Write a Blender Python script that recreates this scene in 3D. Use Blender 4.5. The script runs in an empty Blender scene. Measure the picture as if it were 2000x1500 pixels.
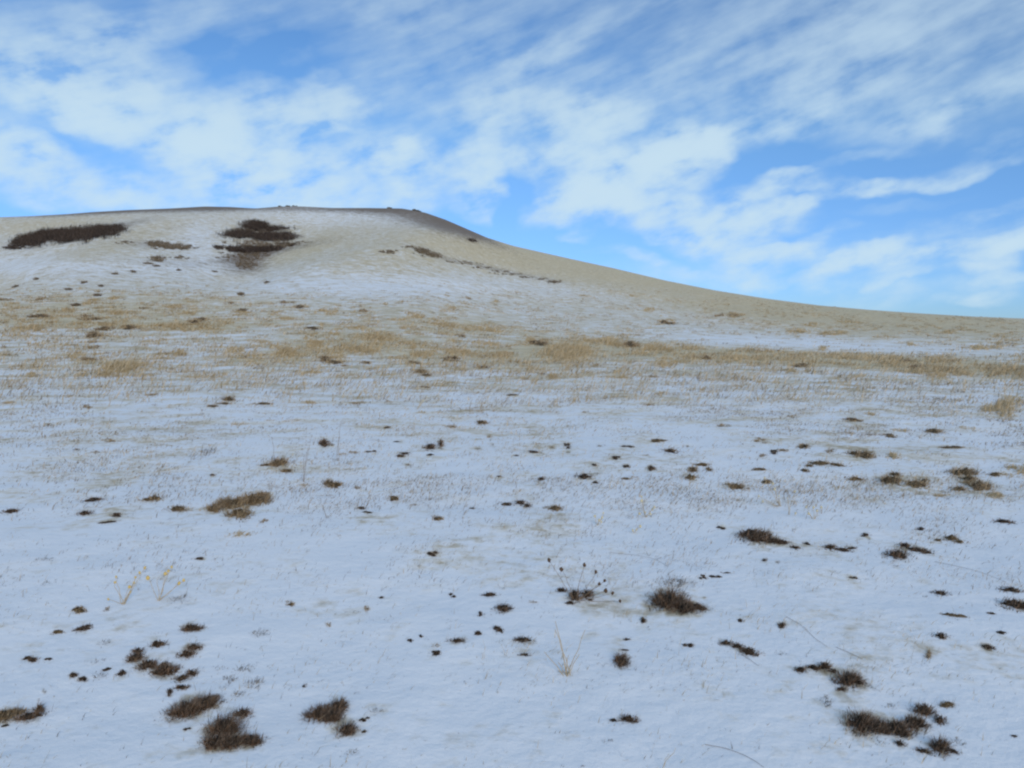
import bpy, math, random
import numpy as np
from mathutils import Vector

random.seed(7)
RNG = np.random.default_rng(7)
S = bpy.context.scene
R = math.radians

# ------------------------------------------------------------------ camera, world, sun, exposure
CAM_H = 1.5
F = 1570.0                      # focal length in photo pixels (photo 2000 x 1500)
HORIZON = 650.0
P = math.atan((750 - HORIZON) / F)
cam = bpy.data.cameras.new('camera')
cam.lens = F / 2000 * 36
cam.sensor_width = 36
cam.clip_start = 0.05
cam.clip_end = 20000
co = bpy.data.objects.new('camera', cam)
S.collection.objects.link(co)
co.location = (0, 0, CAM_H)
co.rotation_euler = (math.pi / 2 - P, 0, 0)
S.camera = co

S.view_settings.view_transform = 'Standard'
S.view_settings.look = 'None'
S.view_settings.gamma = 1
S.view_settings.use_curve_mapping = False
S.view_settings.exposure = 0.17
S.render.engine = 'CYCLES'
S.cycles.filter_width = 2.3      # the photograph is softly focused
S.cycles.use_denoising = True
S.cycles.max_bounces = 6

SUN_EL, SUN_AZ = R(21), R(160)   # azimuth clockwise from the view direction (+Y)
sun = bpy.data.lights.new('sun', 'SUN')
sun.energy = 1.5
sun.angle = R(14)
sun.color = (1.0, 0.86, 0.69)
so = bpy.data.objects.new('sun', sun)
S.collection.objects.link(so)
sd = Vector((math.sin(SUN_AZ) * math.cos(SUN_EL), math.cos(SUN_AZ) * math.cos(SUN_EL), math.sin(SUN_EL)))
so.rotation_euler = sd.to_track_quat('Z', 'Y').to_euler()


def ray(px, py):
    """direction through a photo pixel"""
    u = (np.asarray(px, float) - 1000) / F
    v = (750 - np.asarray(py, float)) / F
    cp, sp = math.cos(P), math.sin(P)
    return u, cp + v * sp, -sp + v * cp


def azel(px, py):
    x, y, z = ray(px, py)
    return np.arctan2(x, y), np.arctan2(z, np.hypot(x, y))


def project(x, y, z):
    cp, sp = math.cos(P), math.sin(P)
    zz = z - CAM_H
    d = np.maximum(y * cp - zz * sp, 1e-3)
    v = y * sp + zz * cp
    return 1000 + F * x / d, 750 - F * v / d


# clouds as (x, y, width, height, tilt in degrees, amount): soft masses at directions of the sky
CLOUDS = [
    (190, 120, 400, 160, -14, .85), (50, 175, 330, 130, -14, .85), (300, 235, 520, 130, -17, .62), (545, 235, 360, 130, 8, 1.0),
    (655, 190, 160, 90, 0, .6), (480, 185, 130, 80, 0, .5), (420, 325, 500, 140, -16, .8), (610, 365, 430, 130, -4, .9),
    (120, 340, 380, 130, -22, .65), (250, 385, 380, 90, 0, .7), (20, 285, 190, 110, -10, .75), (700, 300, 260, 80, 0, .7),
    (805, 312, 170, 120, -12, .95), (970, 305, 190, 90, -14, .95), (930, 375, 120, 120, 0, .95), (1130, 275, 180, 170, 0, .7),
    (1195, 345, 300, 120, 24, 1.15), (1335, 322, 170, 150, 10, 1.1), (1170, 385, 190, 70, 0, .95), (1300, 418, 270, 90, 3, 1.1),
    (1210, 222, 170, 70, 0, .6), (1390, 268, 70, 45, 0, .8), (1425, 440, 170, 80, 28, 1.0), (1515, 428, 160, 70, 0, .8),
    (1400, 480, 230, 70, -8, .8), (1520, 367, 230, 45, 3, .95), (1680, 370, 220, 34, 0, .4), (1525, 507, 230, 48, 4, 1.0),
    (1650, 522, 180, 42, 15, .9), (1815, 500, 420, 46, 9, 1.0), (1935, 515, 120, 42, 0, .9), (1890, 452, 380, 60, 9, .45),
    (1070, 410, 130, 60, 22, .7), (1125, 452, 120, 36, 22, .6), (1290, 466, 90, 30, 10, .7), (1290, 535, 420, 60, -6, .6),
    (1730, 582, 170, 60, 5, .5), (1930, 562, 150, 60, 5, .5), (820, 385, 150, 70, 0, .5), (1000, 215, 300, 90, 0, .42),
    (1420, 150, 1200, 330, 20, .40), (900, 130, 620, 300, 10, .36), (1800, 130, 700, 380, 18, .30), (1720, 275, 700, 75, 16, .30),
    (1850, 215, 620, 60, 18, .14), (1080, 95, 420, 70, 40, .30), (1260, 30, 700, 70, 22, .28), (320, 40, 360, 70, 15, .42), (620, 15, 600, 90, 6, .36),
    (1500, 250, 500, 90, 12, .3), (100, 40, 300, 70, 10, .25),
    (1600, 470, 140, 36, 14, .5), (1700, 490, 120, 30, 16, .55), (1990, 480, 120, 36, 10, .6), (1780, 540, 200, 26, 6, .6), (1900, 590, 170, 24, 4, .6), (1640, 560, 150, 26, 2, .5),
    (1480, 545, 150, 30, -4, .55), (1980, 545, 120, 26, 6, .5), (1560, 410, 120, 30, 10, .5), (1240, 505, 160, 28, -8, .5), (1150, 490, 110, 24, 4, .4), (430, 120, 220, 60, 20, .22), (1620, 330, 260, 26, 12, .3), (1880, 320, 420, 40, 13, .5), (1780, 355, 420, 34, 8, .45), (1950, 400, 260, 34, 10, .4), (1800, 390, 300, 30, 10, .3),
]
# deep blue openings between them
GAPS = [(425, 140, 170, 190, -30, .42), (1540, 325, 400, 70, 4, .7), (1850, 350, 520, 90, 6, .22), (560, 85, 220, 130, 0, .4),
        (1180, 95, 380, 50, 20, .25), (80, 245, 240, 40, -20, .5), (640, 262, 110, 36, 0, .5), (1000, 395, 60, 130, 0, .5),
        (30, 20, 200, 50, 0, .3), (1130, 505, 380, 44, -15, .4)]


def make_world():
    w = bpy.data.worlds.new('World')
    S.world = w
    w.use_nodes = True
    nt = w.node_tree
    nt.nodes.clear()
    N, L = nt.nodes.new, nt.links.new

    def m(op, a, b=None, c=None, clamp=False):
        n = N('ShaderNodeMath')
        n.operation = op
        n.use_clamp = clamp
        for i, v in enumerate((a, b, c)):
            if v is None:
                continue
            if isinstance(v, (int, float)):
                n.inputs[i].default_value = v
            else:
                L(v, n.inputs[i])
        return n.outputs[0]

    out = N('ShaderNodeOutputWorld')
    bg = N('ShaderNodeBackground')
    bg.inputs['Strength'].default_value = 0.1
    L(bg.outputs[0], out.inputs[0])
    sky = N('ShaderNodeTexSky')
    sky.sky_type = 'NISHITA'
    sky.sun_disc = False
    sky.sun_elevation = SUN_EL
    sky.sun_rotation = SUN_AZ
    sky.altitude = 1500
    sky.air_density = 1.0
    sky.dust_density = 0.2
    sky.ozone_density = 1.5
    tc = N('ShaderNodeTexCoord')
    sep = N('ShaderNodeSeparateXYZ')
    L(tc.outputs['Generated'], sep.inputs[0])
    az = m('ARCTAN2', sep.outputs[0], sep.outputs[1])
    el = m('ARCSINE', sep.outputs[2])
    comb = N('ShaderNodeCombineXYZ')
    L(az, comb.inputs[0])
    L(el, comb.inputs[1])
    # ragged edges: warp the sky coordinates
    def noise(scale, detail, sx=1, sy=1, rot=0, rough=.55, off=0):
        mp = N('ShaderNodeMapping')
        mp.vector_type = 'TEXTURE'
        mp.inputs['Scale'].default_value = (1 / sx, 1 / sy, 1)
        mp.inputs['Rotation'].default_value = (0, 0, rot)
        mp.inputs['Location'].default_value = (off, off * .7, off)
        L(comb.outputs[0], mp.inputs[0])
        n = N('ShaderNodeTexNoise')
        n.inputs['Scale'].default_value = scale
        n.inputs['Detail'].default_value = detail
        n.inputs['Roughness'].default_value = rough
        L(mp.outputs[0], n.inputs['Vector'])
        return n
    wn = noise(9, 4, 1, 1.4)
    sub = N('ShaderNodeVectorMath')
    sub.operation = 'SUBTRACT'
    L(wn.outputs['Color'], sub.inputs[0])
    sub.inputs[1].default_value = (.5, .5, .5)
    sc = N('ShaderNodeVectorMath')
    sc.operation = 'MULTIPLY'
    L(sub.outputs[0], sc.inputs[0])
    sc.inputs[1].default_value = (.10, .06, 0)
    add = N('ShaderNodeVectorMath')
    add.operation = 'ADD'
    L(comb.outputs[0], add.inputs[0])
    L(sc.outputs[0], add.inputs[1])
    pos = add.outputs[0]

    def blob(x, y, wd, ht, rot, amt, acc):
        a, e = azel(x, y)
        mp = N('ShaderNodeMapping')
        mp.vector_type = 'TEXTURE'
        mp.inputs['Location'].default_value = (float(a), float(e), 0)
        mp.inputs['Rotation'].default_value = (0, 0, R(rot))
        mp.inputs['Scale'].default_value = (wd / 2 / F * 1.12, ht / 2 / F * 1.12, 1)
        L(pos, mp.inputs[0])
        g = N('ShaderNodeTexGradient')
        g.gradient_type = 'SPHERICAL'
        L(mp.outputs[0], g.inputs[0])
        ss = m('SMOOTH_MIN', m('MULTIPLY', g.outputs['Fac'], 1.7), 1.0, .4) if amt > 0 else g.outputs['Fac']
        return m('MULTIPLY_ADD', ss, amt, acc)

    acc = 0.0
    for c in CLOUDS:
        acc = blob(*c, acc)
    for c in GAPS:
        acc = blob(c[0], c[1], c[2] * 1.3, c[3] * 1.3, c[4], -c[5] * 1.35, acc)
    fine = noise(19, 4, 1, 1.75, R(12), .52)
    streak = noise(12, 4, .42, 2.6, R(19), .58, 3.1)
    broad = noise(6, 4, .8, 1.8, R(12), .6, 7.7)
    # unseen cloud goes on out of frame, its coverage raised to light the ground
    ox = m('SUBTRACT', m('ABSOLUTE', az), .60)
    oy = m('SUBTRACT', el, .40)
    outside = N('ShaderNodeMapRange')
    outside.interpolation_type = 'SMOOTHSTEP'
    outside.inputs['From Min'].default_value = -.05
    outside.inputs['From Max'].default_value = .12
    L(m('MAXIMUM', ox, oy), outside.inputs[0])
    gen = m('MULTIPLY', m('SUBTRACT', broad.outputs['Fac'], .26), 3.2, clamp=True)
    accm = N('ShaderNodeMix')
    L(outside.outputs[0], accm.inputs['Factor'])
    L(acc, accm.inputs[2])
    L(gen, accm.inputs[3])
    a = accm.outputs[0]
    tex = m('ADD', m('MULTIPLY', m('SUBTRACT', fine.outputs['Fac'], .5), 3.3), m('MULTIPLY', m('SUBTRACT', streak.outputs['Fac'], .5), 1.3))
    a = m('ADD', m('MULTIPLY', a, m('MAXIMUM', m('ADD', .80, tex), .1)), m('MULTIPLY', m('SUBTRACT', broad.outputs['Fac'], .42), .35))
    veil = N('ShaderNodeMapRange')
    veil.interpolation_type = 'SMOOTHSTEP'
    veil.inputs['From Min'].default_value = .14
    veil.inputs['From Max'].default_value = .34
    L(el, veil.inputs[0])
    a = m('ADD', a, m('MULTIPLY', veil.outputs[0], m('MULTIPLY_ADD', m('SUBTRACT', streak.outputs['Fac'], .5), 1.15, .26)))
    a = m('MAXIMUM', a, 0.0)
    dens = m('MULTIPLY', .93, m('SUBTRACT', 1.0, m('EXPONENT', m('MULTIPLY', m('POWER', a, 1.5), -1.35))))
    hs = N('ShaderNodeHueSaturation')
    hs.inputs['Hue'].default_value = .505
    hs.inputs['Saturation'].default_value = 1.12
    hs.inputs['Value'].default_value = 1.0
    L(sky.outputs[0], hs.inputs['Color'])
    tint = N('ShaderNodeMix')
    tint.data_type = 'RGBA'
    tint.blend_type = 'MULTIPLY'
    tint.inputs['Factor'].default_value = 1
    L(hs.outputs[0], tint.inputs[6])
    low = N('ShaderNodeMix')          # the air near the horizon is a deeper blue than the model's
    low.data_type = 'RGBA'
    lf = N('ShaderNodeMapRange')
    lf.inputs['From Max'].default_value = .24
    L(el, lf.inputs[0])
    L(lf.outputs[0], low.inputs['Factor'])
    low.inputs[6].default_value = (.34, .56, 1.10, 1)
    low.inputs[7].default_value = (.80, 1.05, 1.20, 1)
    L(low.outputs[2], tint.inputs[7])
    mix = N('ShaderNodeMix')
    mix.data_type = 'RGBA'
    L(dens, mix.inputs['Factor'])
    L(tint.outputs[2], mix.inputs[6])
    cc = N('ShaderNodeMix')           # thin high veil is greyer than the bright puffs lower down
    cc.data_type = 'RGBA'
    cf = N('ShaderNodeMapRange')
    cf.interpolation_type = 'SMOOTHSTEP'
    cf.inputs['From Min'].default_value = .20
    cf.inputs['From Max'].default_value = .42
    L(el, cf.inputs[0])
    L(cf.outputs[0], cc.inputs['Factor'])
    cc.inputs[6].default_value = (5.2, 6.75, 7.8, 1)
    cc.inputs[7].default_value = (3.8, 5.25, 6.9, 1)
    L(cc.outputs[2], mix.inputs[7])
    L(mix.outputs[2], bg.inputs['Color'])
    w.cycles.sampling_method = 'MANUAL'
    w.cycles.sample_map_resolution = 512


make_world()


# ------------------------------------------------------------------ helpers
def hash2(ix, iy, seed):
    h = (ix.astype(np.int64) * 374761393 + iy.astype(np.int64) * 668265263 + seed * 1442695041) & 0xffffffff
    h = ((h ^ (h >> 13)) * 1274126177) & 0xffffffff
    return ((h ^ (h >> 16)) & 0xffffff) / float(0xffffff)


def vnoise(x, y, seed=0):
    """smooth value noise in -1..1"""
    x, y = np.broadcast_arrays(np.asarray(x, float), np.asarray(y, float))
    ix, iy = np.floor(x), np.floor(y)
    fx, fy = x - ix, y - iy
    fx = fx * fx * fx * (fx * (fx * 6 - 15) + 10)
    fy = fy * fy * fy * (fy * (fy * 6 - 15) + 10)
    a, b = hash2(ix, iy, seed), hash2(ix + 1, iy, seed)
    c, d = hash2(ix, iy + 1, seed), hash2(ix + 1, iy + 1, seed)
    return 2 * ((a * (1 - fx) + b * fx) * (1 - fy) + (c * (1 - fx) + d * fx) * fy) - 1


def fbm(x, y, seed=0, octaves=4):
    t, amp, n = 0, 1, 0
    for k in range(octaves):
        t = t + amp * vnoise(np.asarray(x) * 2 ** k, np.asarray(y) * 2 ** k, seed + k)
        n += amp
        amp *= .5
    return t / n


def sstep(a, b, x):
    t = np.clip((np.asarray(x, float) - a) / (b - a), 0, 1)
    return t * t * (3 - 2 * t)


def link(o, parent=None):
    S.collection.objects.link(o)
    if parent is not None:
        o.parent = parent
    return o


def tri_mesh(name, V, T, mat, attrs=None, smooth=False):
    V = np.ascontiguousarray(V, np.float32)
    T = np.ascontiguousarray(T, np.int32)
    me = bpy.data.meshes.new(name)
    k = T.shape[1]
    me.vertices.add(len(V))
    me.vertices.foreach_set('co', V.ravel())
    me.loops.add(T.size)
    me.loops.foreach_set('vertex_index', T.ravel())
    me.polygons.add(len(T))
    me.polygons.foreach_set('loop_start', np.arange(0, T.size, k, dtype=np.int32))
    me.polygons.foreach_set('loop_total', np.full(len(T), k, np.int32))
    me.polygons.foreach_set('use_smooth', np.full(len(T), smooth, bool))
    for n, v in (attrs or {}).items():
        at = me.attributes.new(n, 'FLOAT', 'POINT')
        at.data.foreach_set('value', np.ascontiguousarray(v, np.float32))
    me.materials.append(mat)
    me.update()
    me.validate()
    return me


def mesh_obj(name, V, T, mat, parent=None, attrs=None, smooth=False):
    return link(bpy.data.objects.new(name, tri_mesh(name, V, T, mat, attrs, smooth)), parent)


def empty(name, loc):
    o = bpy.data.objects.new(name, None)
    o.location = loc
    o.empty_display_size = .1
    return link(o)


def tag(o, label, cat, group=None):
    o['label'] = label
    o['category'] = cat
    if group:
        o['group'] = group
    return o


# ------------------------------------------------------------------ terrain
SKYLINE = [(-260, 440), (-120, 428), (0, 421), (60, 419), (130, 415), (180, 411), (250, 407), (330, 404), (400, 400), (450, 401), (500, 404), (545, 400), (590, 400),
           (650, 403), (720, 403), (785, 404), (830, 412), (870, 426), (900, 439), (950, 461), (1000, 477), (1100, 500), (1200, 522),
           (1300, 546), (1400, 566), (1500, 582), (1600, 595), (1700, 604), (1800, 611), (1900, 617), (2000, 621), (2150, 627), (2300, 632)]
_sx = np.array([p[0] for p in SKYLINE], float)
_sy = np.array([p[1] for p in SKYLINE], float)
_saz, _sel = azel(_sx, _sy)
_stan = np.tan(_sel)
_saz = np.concatenate(([-3.2, -2.2, -1.4, -.95], _saz, [.95, 1.6, 3.2]))
_stan = np.concatenate(([.0, .01, .06, .12], _stan, [.0, -.002, .0]))
_gaz = np.linspace(-3.2, 3.2, 6401)
_gt = np.interp(_gaz, _saz, _stan)
_k = np.hanning(13)
_gt = np.convolve(np.pad(_gt, 6, mode='edge'), _k / _k.sum(), 'valid')
_lr = np.linspace(math.log(20), math.log(700), 900)
_sp = np.interp(_lr, np.log([20, 40, 60, 100, 150, 220, 320, 450, 540, 600, 700]), [0, 0, .13, .31, .45, .56, .70, .86, .95, 1, 1])
_k2 = np.hanning(91)
_sp = np.convolve(np.pad(_sp, 45, mode='edge'), _k2 / _k2.sum(), 'valid')
EB = -(CAM_H - .15) / 40


def ridge_r(th):
    return 600 - 230 * sstep(-.02, .55, th)


def height(x, y):
    x = np.asarray(x, float)
    y = np.asarray(y, float)
    r = np.maximum(np.hypot(x, y), 1e-3)
    th = np.arctan2(x, y)
    es = np.interp(th, _gaz, _gt)
    Rr = ridge_r(th)
    q = np.where(r < 60, r, 60 + (r - 60) * (600 - 60) / (Rr - 60))       # distance as on a 600 m ridge
    s = np.interp(np.log(np.clip(q, 20, 700)), _lr, _sp)
    over = np.maximum(q / 600 - 1, 0)
    t = EB + (es - EB) * s - .28 * over ** 1.7
    z_far = CAM_H + r * t
    w = sstep(14, 40, r)
    z = np.where(r < 40, .15 * w, z_far)
    z = np.maximum(z, -25 + 4 * fbm(x / 300, y / 300, 40, 3))
    # two spurs running down from the crest and the draws between them
    mid = sstep(140, 260, q) * (1 - sstep(470, 580, q))
    spur = np.exp(-((th + .135 - .00062 * (q - 320)) / .075) ** 2) * 5.0 + np.exp(-((th + .47 - .0004 * (q - 320)) / .06) ** 2) * 3.5
    draw = np.exp(-((th + .30 - .0003 * (q - 320)) / .05) ** 2) * -4.0 + np.exp(-((th + .60) / .07) ** 2) * -3.0
    z = z + mid * (spur + draw)
    rel = sstep(60, 200, q) * (1 - sstep(430, 590, q))
    z = z + rel * fbm(x / 60, y / 60, 3, 5) * 1.6
    near = 1 - sstep(60, 160, r)
    z = z + near * (fbm(x / 3.1, y / 3.1, 11, 3) * .035 + fbm(x / .45, y / .45, 17, 3) * .017 + fbm(x / 14, y / 14, 23, 2) * .10 * sstep(6, 25, r))
    return z


def ground_at(px, py, tmax=900):
    """first hit of the terrain along the ray through a photo pixel (arrays)"""
    dx, dy, dz = ray(px, py)
    dx, dy, dz = np.broadcast_arrays(np.atleast_1d(dx), np.atleast_1d(dy), np.atleast_1d(dz))
    n = len(dx)
    ts = np.exp(np.linspace(math.log(1.2), math.log(tmax), 420))
    hit = np.full(n, np.nan)
    for a in range(0, n, 2000):
        sl = slice(a, a + 2000)
        X, Y, Z = dx[sl, None] * ts, dy[sl, None] * ts, CAM_H + dz[sl, None] * ts
        g = Z - height(X, Y)
        below = g < 0
        has = below.any(1)
        i = np.maximum(below.argmax(1), 1)
        rr = np.arange(len(i))
        g0, g1 = g[rr, i - 1], g[rr, i]
        f = np.clip(g0 / np.where(g0 - g1 == 0, 1, g0 - g1), 0, 1)
        hit[sl] = np.where(has, ts[i - 1] + f * (ts[i] - ts[i - 1]), np.nan)
    x, y = dx * hit, dy * hit
    return np.stack([x, y, height(x, y)], 1)


# vegetation cover on the land, painted as soft patches (x, y, width, height, tilt, amount)
COVER = [
    # straw on the near slope
    (250, 590, 900, 60, 0, .18), (300, 632, 500, 16, 0, .30), (120, 620, 420, 40, 0, .20), (330, 640, 300, 14, -2, .25), (900, 638, 280, 30, -3, .28), (700, 672, 220, 40, 0, .24), (740, 656, 80, 16, 0, .35),
    (1100, 682, 240, 50, 6, .36), (1300, 690, 260, 36, -4, .30), (1500, 695, 360, 22, -3.5, .42), (1700, 706, 400, 26, -3, .5), (1920, 720, 300, 30, -4, .45),
    (560, 690, 260, 44, 15, .2), (900, 690, 460, 40, 0, .22), (1250, 735, 700, 40, -3, .08), (220, 712, 260, 30, 0, .15),
    # cream hillside of the middle spur and the right slope
    (720, 490, 520, 90, -6, .16), (1000, 500, 420, 70, -14, .26), (1350, 575, 700, 50, -12, .26), (1700, 620, 800, 34, -4, .30), (1850, 640, 500, 40, -2, .20),
    (560, 500, 220, 30, 22, .20), (200, 485, 300, 40, 18, .18), (90, 440, 300, 40, 4, .20),
    (1180, 515, 420, 26, -13, .22), (1500, 588, 520, 22, -9, .22), (1820, 618, 480, 16, -3, .25),
]
WHITE = [(720, 560, 480, 44, 0, .28), (70, 520, 240, 40, 0, .25), (330, 525, 300, 30, 0, .12), (390, 470, 70, 90, 0, .18), (690, 425, 340, 36, -2, .22), (1500, 668, 560, 26, -3, .30), (1800, 680, 500, 24, -3, .15),
         (200, 690, 300, 24, 0, .12), (1150, 575, 300, 24, -8, .10), (450, 675, 200, 16, 0, .1)]
BROWN = [(250, 530, 620, 60, 0, .10), (150, 500, 300, 60, 0, .07), (620, 470, 300, 60, 0, .05), (1300, 610, 500, 40, -8, .05), (1750, 640, 520, 26, -3, .08), (800, 425, 320, 44, -12, .40), (870, 442, 220, 34, -22, .34), (640, 407, 480, 18, 0, .50), (450, 405, 240, 14, 3, .45), (270, 411, 280, 13, 3, .45), (90, 421, 240, 12, 3, .35), (300, 406, 500, 8, 3, .40), (900, 445, 220, 14, -24, .35), (260, 435, 260, 16, 6, .16),
         (490, 505, 110, 46, 8, .42), (540, 488, 240, 16, 10, .42), (300, 478, 170, 20, -4, .36), (245, 440, 130, 16, 14, .22), (340, 445, 120, 12, 10, .22), (380, 462, 100, 12, 12, .15),
         (110, 465, 220, 30, 8, .28), (500, 462, 150, 30, 0, .22), (340, 512, 130, 22, 0, .2), (480, 522, 80, 36, 0, .26), (1990, 632, 300, 20, 0, .15), (1700, 600, 500, 8, -6, .28), (1250, 531, 300, 8, -13, .25),
         (830, 490, 110, 14, -18, .34), (910, 514, 130, 12, -12, .28), (990, 530, 130, 12, -12, .28), (1070, 546, 110, 10, -10, .25)]


def patches(lst, px, py):
    t = 0
    for x, y, w, h, rot, a in lst:
        c, s = math.cos(R(rot)), math.sin(R(rot))
        dx, dy = px - x, py - y
        u, v = (dx * c - dy * s) / (w / 2), (dx * s + dy * c) / (h / 2)
        t = t + a * np.exp(-(u * u + v * v) * .9)
    return t


def cover(px, py):
    base = np.interp(py, [380, 540, 565, 600, 690, 712, 745, 800, 900, 1500], [.68, .66, .62, .67, .65, .60, .52, .46, .32, .14])
    return np.clip(base + patches(COVER, px, py) - patches(WHITE, px, py), 0.0, 1.2)


def build_ground():
    fine = np.linspace(-.66, .66, 860)
    th = np.concatenate((np.linspace(-math.pi, -.66, 60, endpoint=False), fine, np.linspace(.66, math.pi, 60)[1:]))
    rr = np.concatenate(([.05], np.exp(np.linspace(math.log(.5), math.log(620), 560)), np.exp(np.linspace(math.log(635), math.log(9000), 60))))
    TH, RR = np.meshgrid(th, rr)
    X, Y = RR * np.sin(TH), RR * np.cos(TH)
    Z = height(X, Y)
    V = np.stack([X, Y, Z], -1).reshape(-1, 3)
    nr, nc = X.shape
    i = (np.arange(nr - 1)[:, None] * nc + np.arange(nc - 1)[None]).ravel()
    Q = np.stack([i, i + 1, i + nc + 1, i + nc], 1)[:, ::-1]
    px, py = project(V[:, 0], V[:, 1], V[:, 2])
    front = (V[:, 1] > .5) & (np.abs(TH.ravel()) < .85)
    px = np.where(front, px, 1000)
    py = np.where(front, py, 700)
    cv = np.where(front, cover(px, py), .3)
    br = np.where(front, np.clip(patches(BROWN, px, py), 0, 1), .1)
    o = mesh_obj('ground', V, Q, ground_material(), None, {'straw': cv, 'brown': br}, True)
    o['kind'] = 'structure'
    return o, px, py, cv, br


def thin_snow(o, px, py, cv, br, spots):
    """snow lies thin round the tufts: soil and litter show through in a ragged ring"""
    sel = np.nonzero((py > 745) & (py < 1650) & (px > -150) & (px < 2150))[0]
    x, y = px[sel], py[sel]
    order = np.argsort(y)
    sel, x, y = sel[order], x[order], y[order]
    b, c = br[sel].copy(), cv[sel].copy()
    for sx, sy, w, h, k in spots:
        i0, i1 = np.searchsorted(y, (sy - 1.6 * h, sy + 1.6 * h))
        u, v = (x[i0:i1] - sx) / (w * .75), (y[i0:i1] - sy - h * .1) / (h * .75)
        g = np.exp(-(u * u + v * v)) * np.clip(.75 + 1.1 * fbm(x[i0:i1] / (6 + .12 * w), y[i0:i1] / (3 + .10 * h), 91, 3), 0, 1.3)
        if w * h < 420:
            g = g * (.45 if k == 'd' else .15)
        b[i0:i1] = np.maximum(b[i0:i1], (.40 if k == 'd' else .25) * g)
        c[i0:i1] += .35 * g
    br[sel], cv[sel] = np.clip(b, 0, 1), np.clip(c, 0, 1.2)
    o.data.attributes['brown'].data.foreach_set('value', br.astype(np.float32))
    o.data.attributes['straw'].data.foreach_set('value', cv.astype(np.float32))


# ------------------------------------------------------------------ materials
class Nodes:
    def __init__(self, name):
        self.mat = bpy.data.materials.new(name)
        self.mat.use_nodes = True
        self.nt = self.mat.node_tree
        self.bsdf = self.nt.nodes['Principled BSDF']

    def n(self, t, **kw):
        x = self.nt.nodes.new(t)
        for k, v in kw.items():
            setattr(x, k, v)
        return x

    def l(self, a, b):
        self.nt.links.new(a, b)

    def math(self, op, a, b=None, c=None, clamp=False):
        x = self.n('ShaderNodeMath', operation=op, use_clamp=clamp)
        for i, v in enumerate((a, b, c)):
            if v is None:
                continue
            if isinstance(v, (int, float)):
                x.inputs[i].default_value = v
            else:
                self.l(v, x.inputs[i])
        return x.outputs[0]

    def noise(self, scale, detail=3, vec=None, rough=.55):
        x = self.n('ShaderNodeTexNoise')
        x.inputs['Scale'].default_value = scale
        x.inputs['Detail'].default_value = detail
        x.inputs['Roughness'].default_value = rough
        if vec is not None:
            self.l(vec, x.inputs['Vector'])
        return x.outputs['Fac']

    def rng(self, v, a, b, c=0., d=1., smooth=True):
        x = self.n('ShaderNodeMapRange')
        if smooth:
            x.interpolation_type = 'SMOOTHSTEP'
        for k, q in zip((1, 2, 3, 4), (a, b, c, d)):
            x.inputs[k].default_value = q
        self.l(v, x.inputs[0])
        return x.outputs[0]

    def mix(self, f, a, b):
        x = self.n('ShaderNodeMix', data_type='RGBA')
        if isinstance(f, (int, float)):
            x.inputs[0].default_value = f
        else:
            self.l(f, x.inputs[0])
        for i, v in ((6, a), (7, b)):
            if isinstance(v, tuple):
                x.inputs[i].default_value = v + (1,)
            else:
                self.l(v, x.inputs[i])
        return x.outputs[2]

    def attr(self, name):
        return self.n('ShaderNodeAttribute', attribute_name=name).outputs['Fac']


def ground_material():
    M = Nodes('snowy_ground')
    pos = M.n('ShaderNodeNewGeometry').outputs['Position']
    straw, brown = M.attr('straw'), M.attr('brown')
    n1 = M.noise(.30, 5, pos, .6)
    n2 = M.noise(1.3, 5, pos, .6)
    n3 = M.noise(9, 4, pos, .65)
    t = M.math('ADD', M.math('ADD', M.math('MULTIPLY', n1, .32), M.math('MULTIPLY', n2, .38)), M.math('MULTIPLY', n3, .30))   # ~.5 mean
    # cover: how much of the dead grass stands clear of the snow
    f = M.rng(M.math('ADD', M.math('MULTIPLY', M.math('SUBTRACT', t, .5), 4.4), straw), .24, 1.0)
    fb = M.rng(M.math('ADD', M.math('MULTIPLY', M.math('SUBTRACT', t, .5), 2.6), brown), .12, .72)
    snow = M.mix(M.rng(n2, .3, .7), (.80, .83, .87), (.87, .88, .90))
    tan = M.mix(M.rng(M.noise(.6, 4, pos), .35, .65), (.66, .55, .355), (.52, .43, .27))
    col = M.mix(f, snow, tan)
    col = M.mix(fb, col, M.mix(n2, (.13, .095, .068), (.27, .21, .155)))
    M.l(col, M.bsdf.inputs['Base Color'])
    M.bsdf.inputs['Roughness'].default_value = .75
    M.bsdf.inputs['Specular IOR Level'].default_value = .2
    b = M.n('ShaderNodeBump')
    b.inputs['Strength'].default_value = .4
    b.inputs['Distance'].default_value = .026
    M.l(M.noise(14, 5, pos, .6), b.inputs['Height'])
    M.l(b.outputs[0], M.bsdf.inputs['Normal'])
    return M.mat


def blade_material(name, dark, light, tip, tip_from=.55):
    M = Nodes(name)
    c = M.mix(M.attr('tint'), dark, light)
    c = M.mix(M.rng(M.attr('along'), tip_from, 1.0), c, tip)
    M.l(c, M.bsdf.inputs['Base Color'])
    M.bsdf.inputs['Roughness'].default_value = .8
    M.bsdf.inputs['Specular IOR Level'].default_value = .15
    return M.mat


def plain_material(name, a, b, scale=30, rough=.9):
    M = Nodes(name)
    tcn = M.n('ShaderNodeNewGeometry').outputs['Position']
    n = M.noise(scale, 4, tcn)
    M.l(M.mix(M.rng(n, .35, .65), a, b), M.bsdf.inputs['Base Color'])
    M.bsdf.inputs['Roughness'].default_value = rough
    M.bsdf.inputs['Specular IOR Level'].default_value = .15
    bp = M.n('ShaderNodeBump')
    bp.inputs['Strength'].default_value = .5
    bp.inputs['Distance'].default_value = .3 / scale
    M.l(n, bp.inputs['Height'])
    M.l(bp.outputs[0], M.bsdf.inputs['Normal'])
    return M.mat


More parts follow.
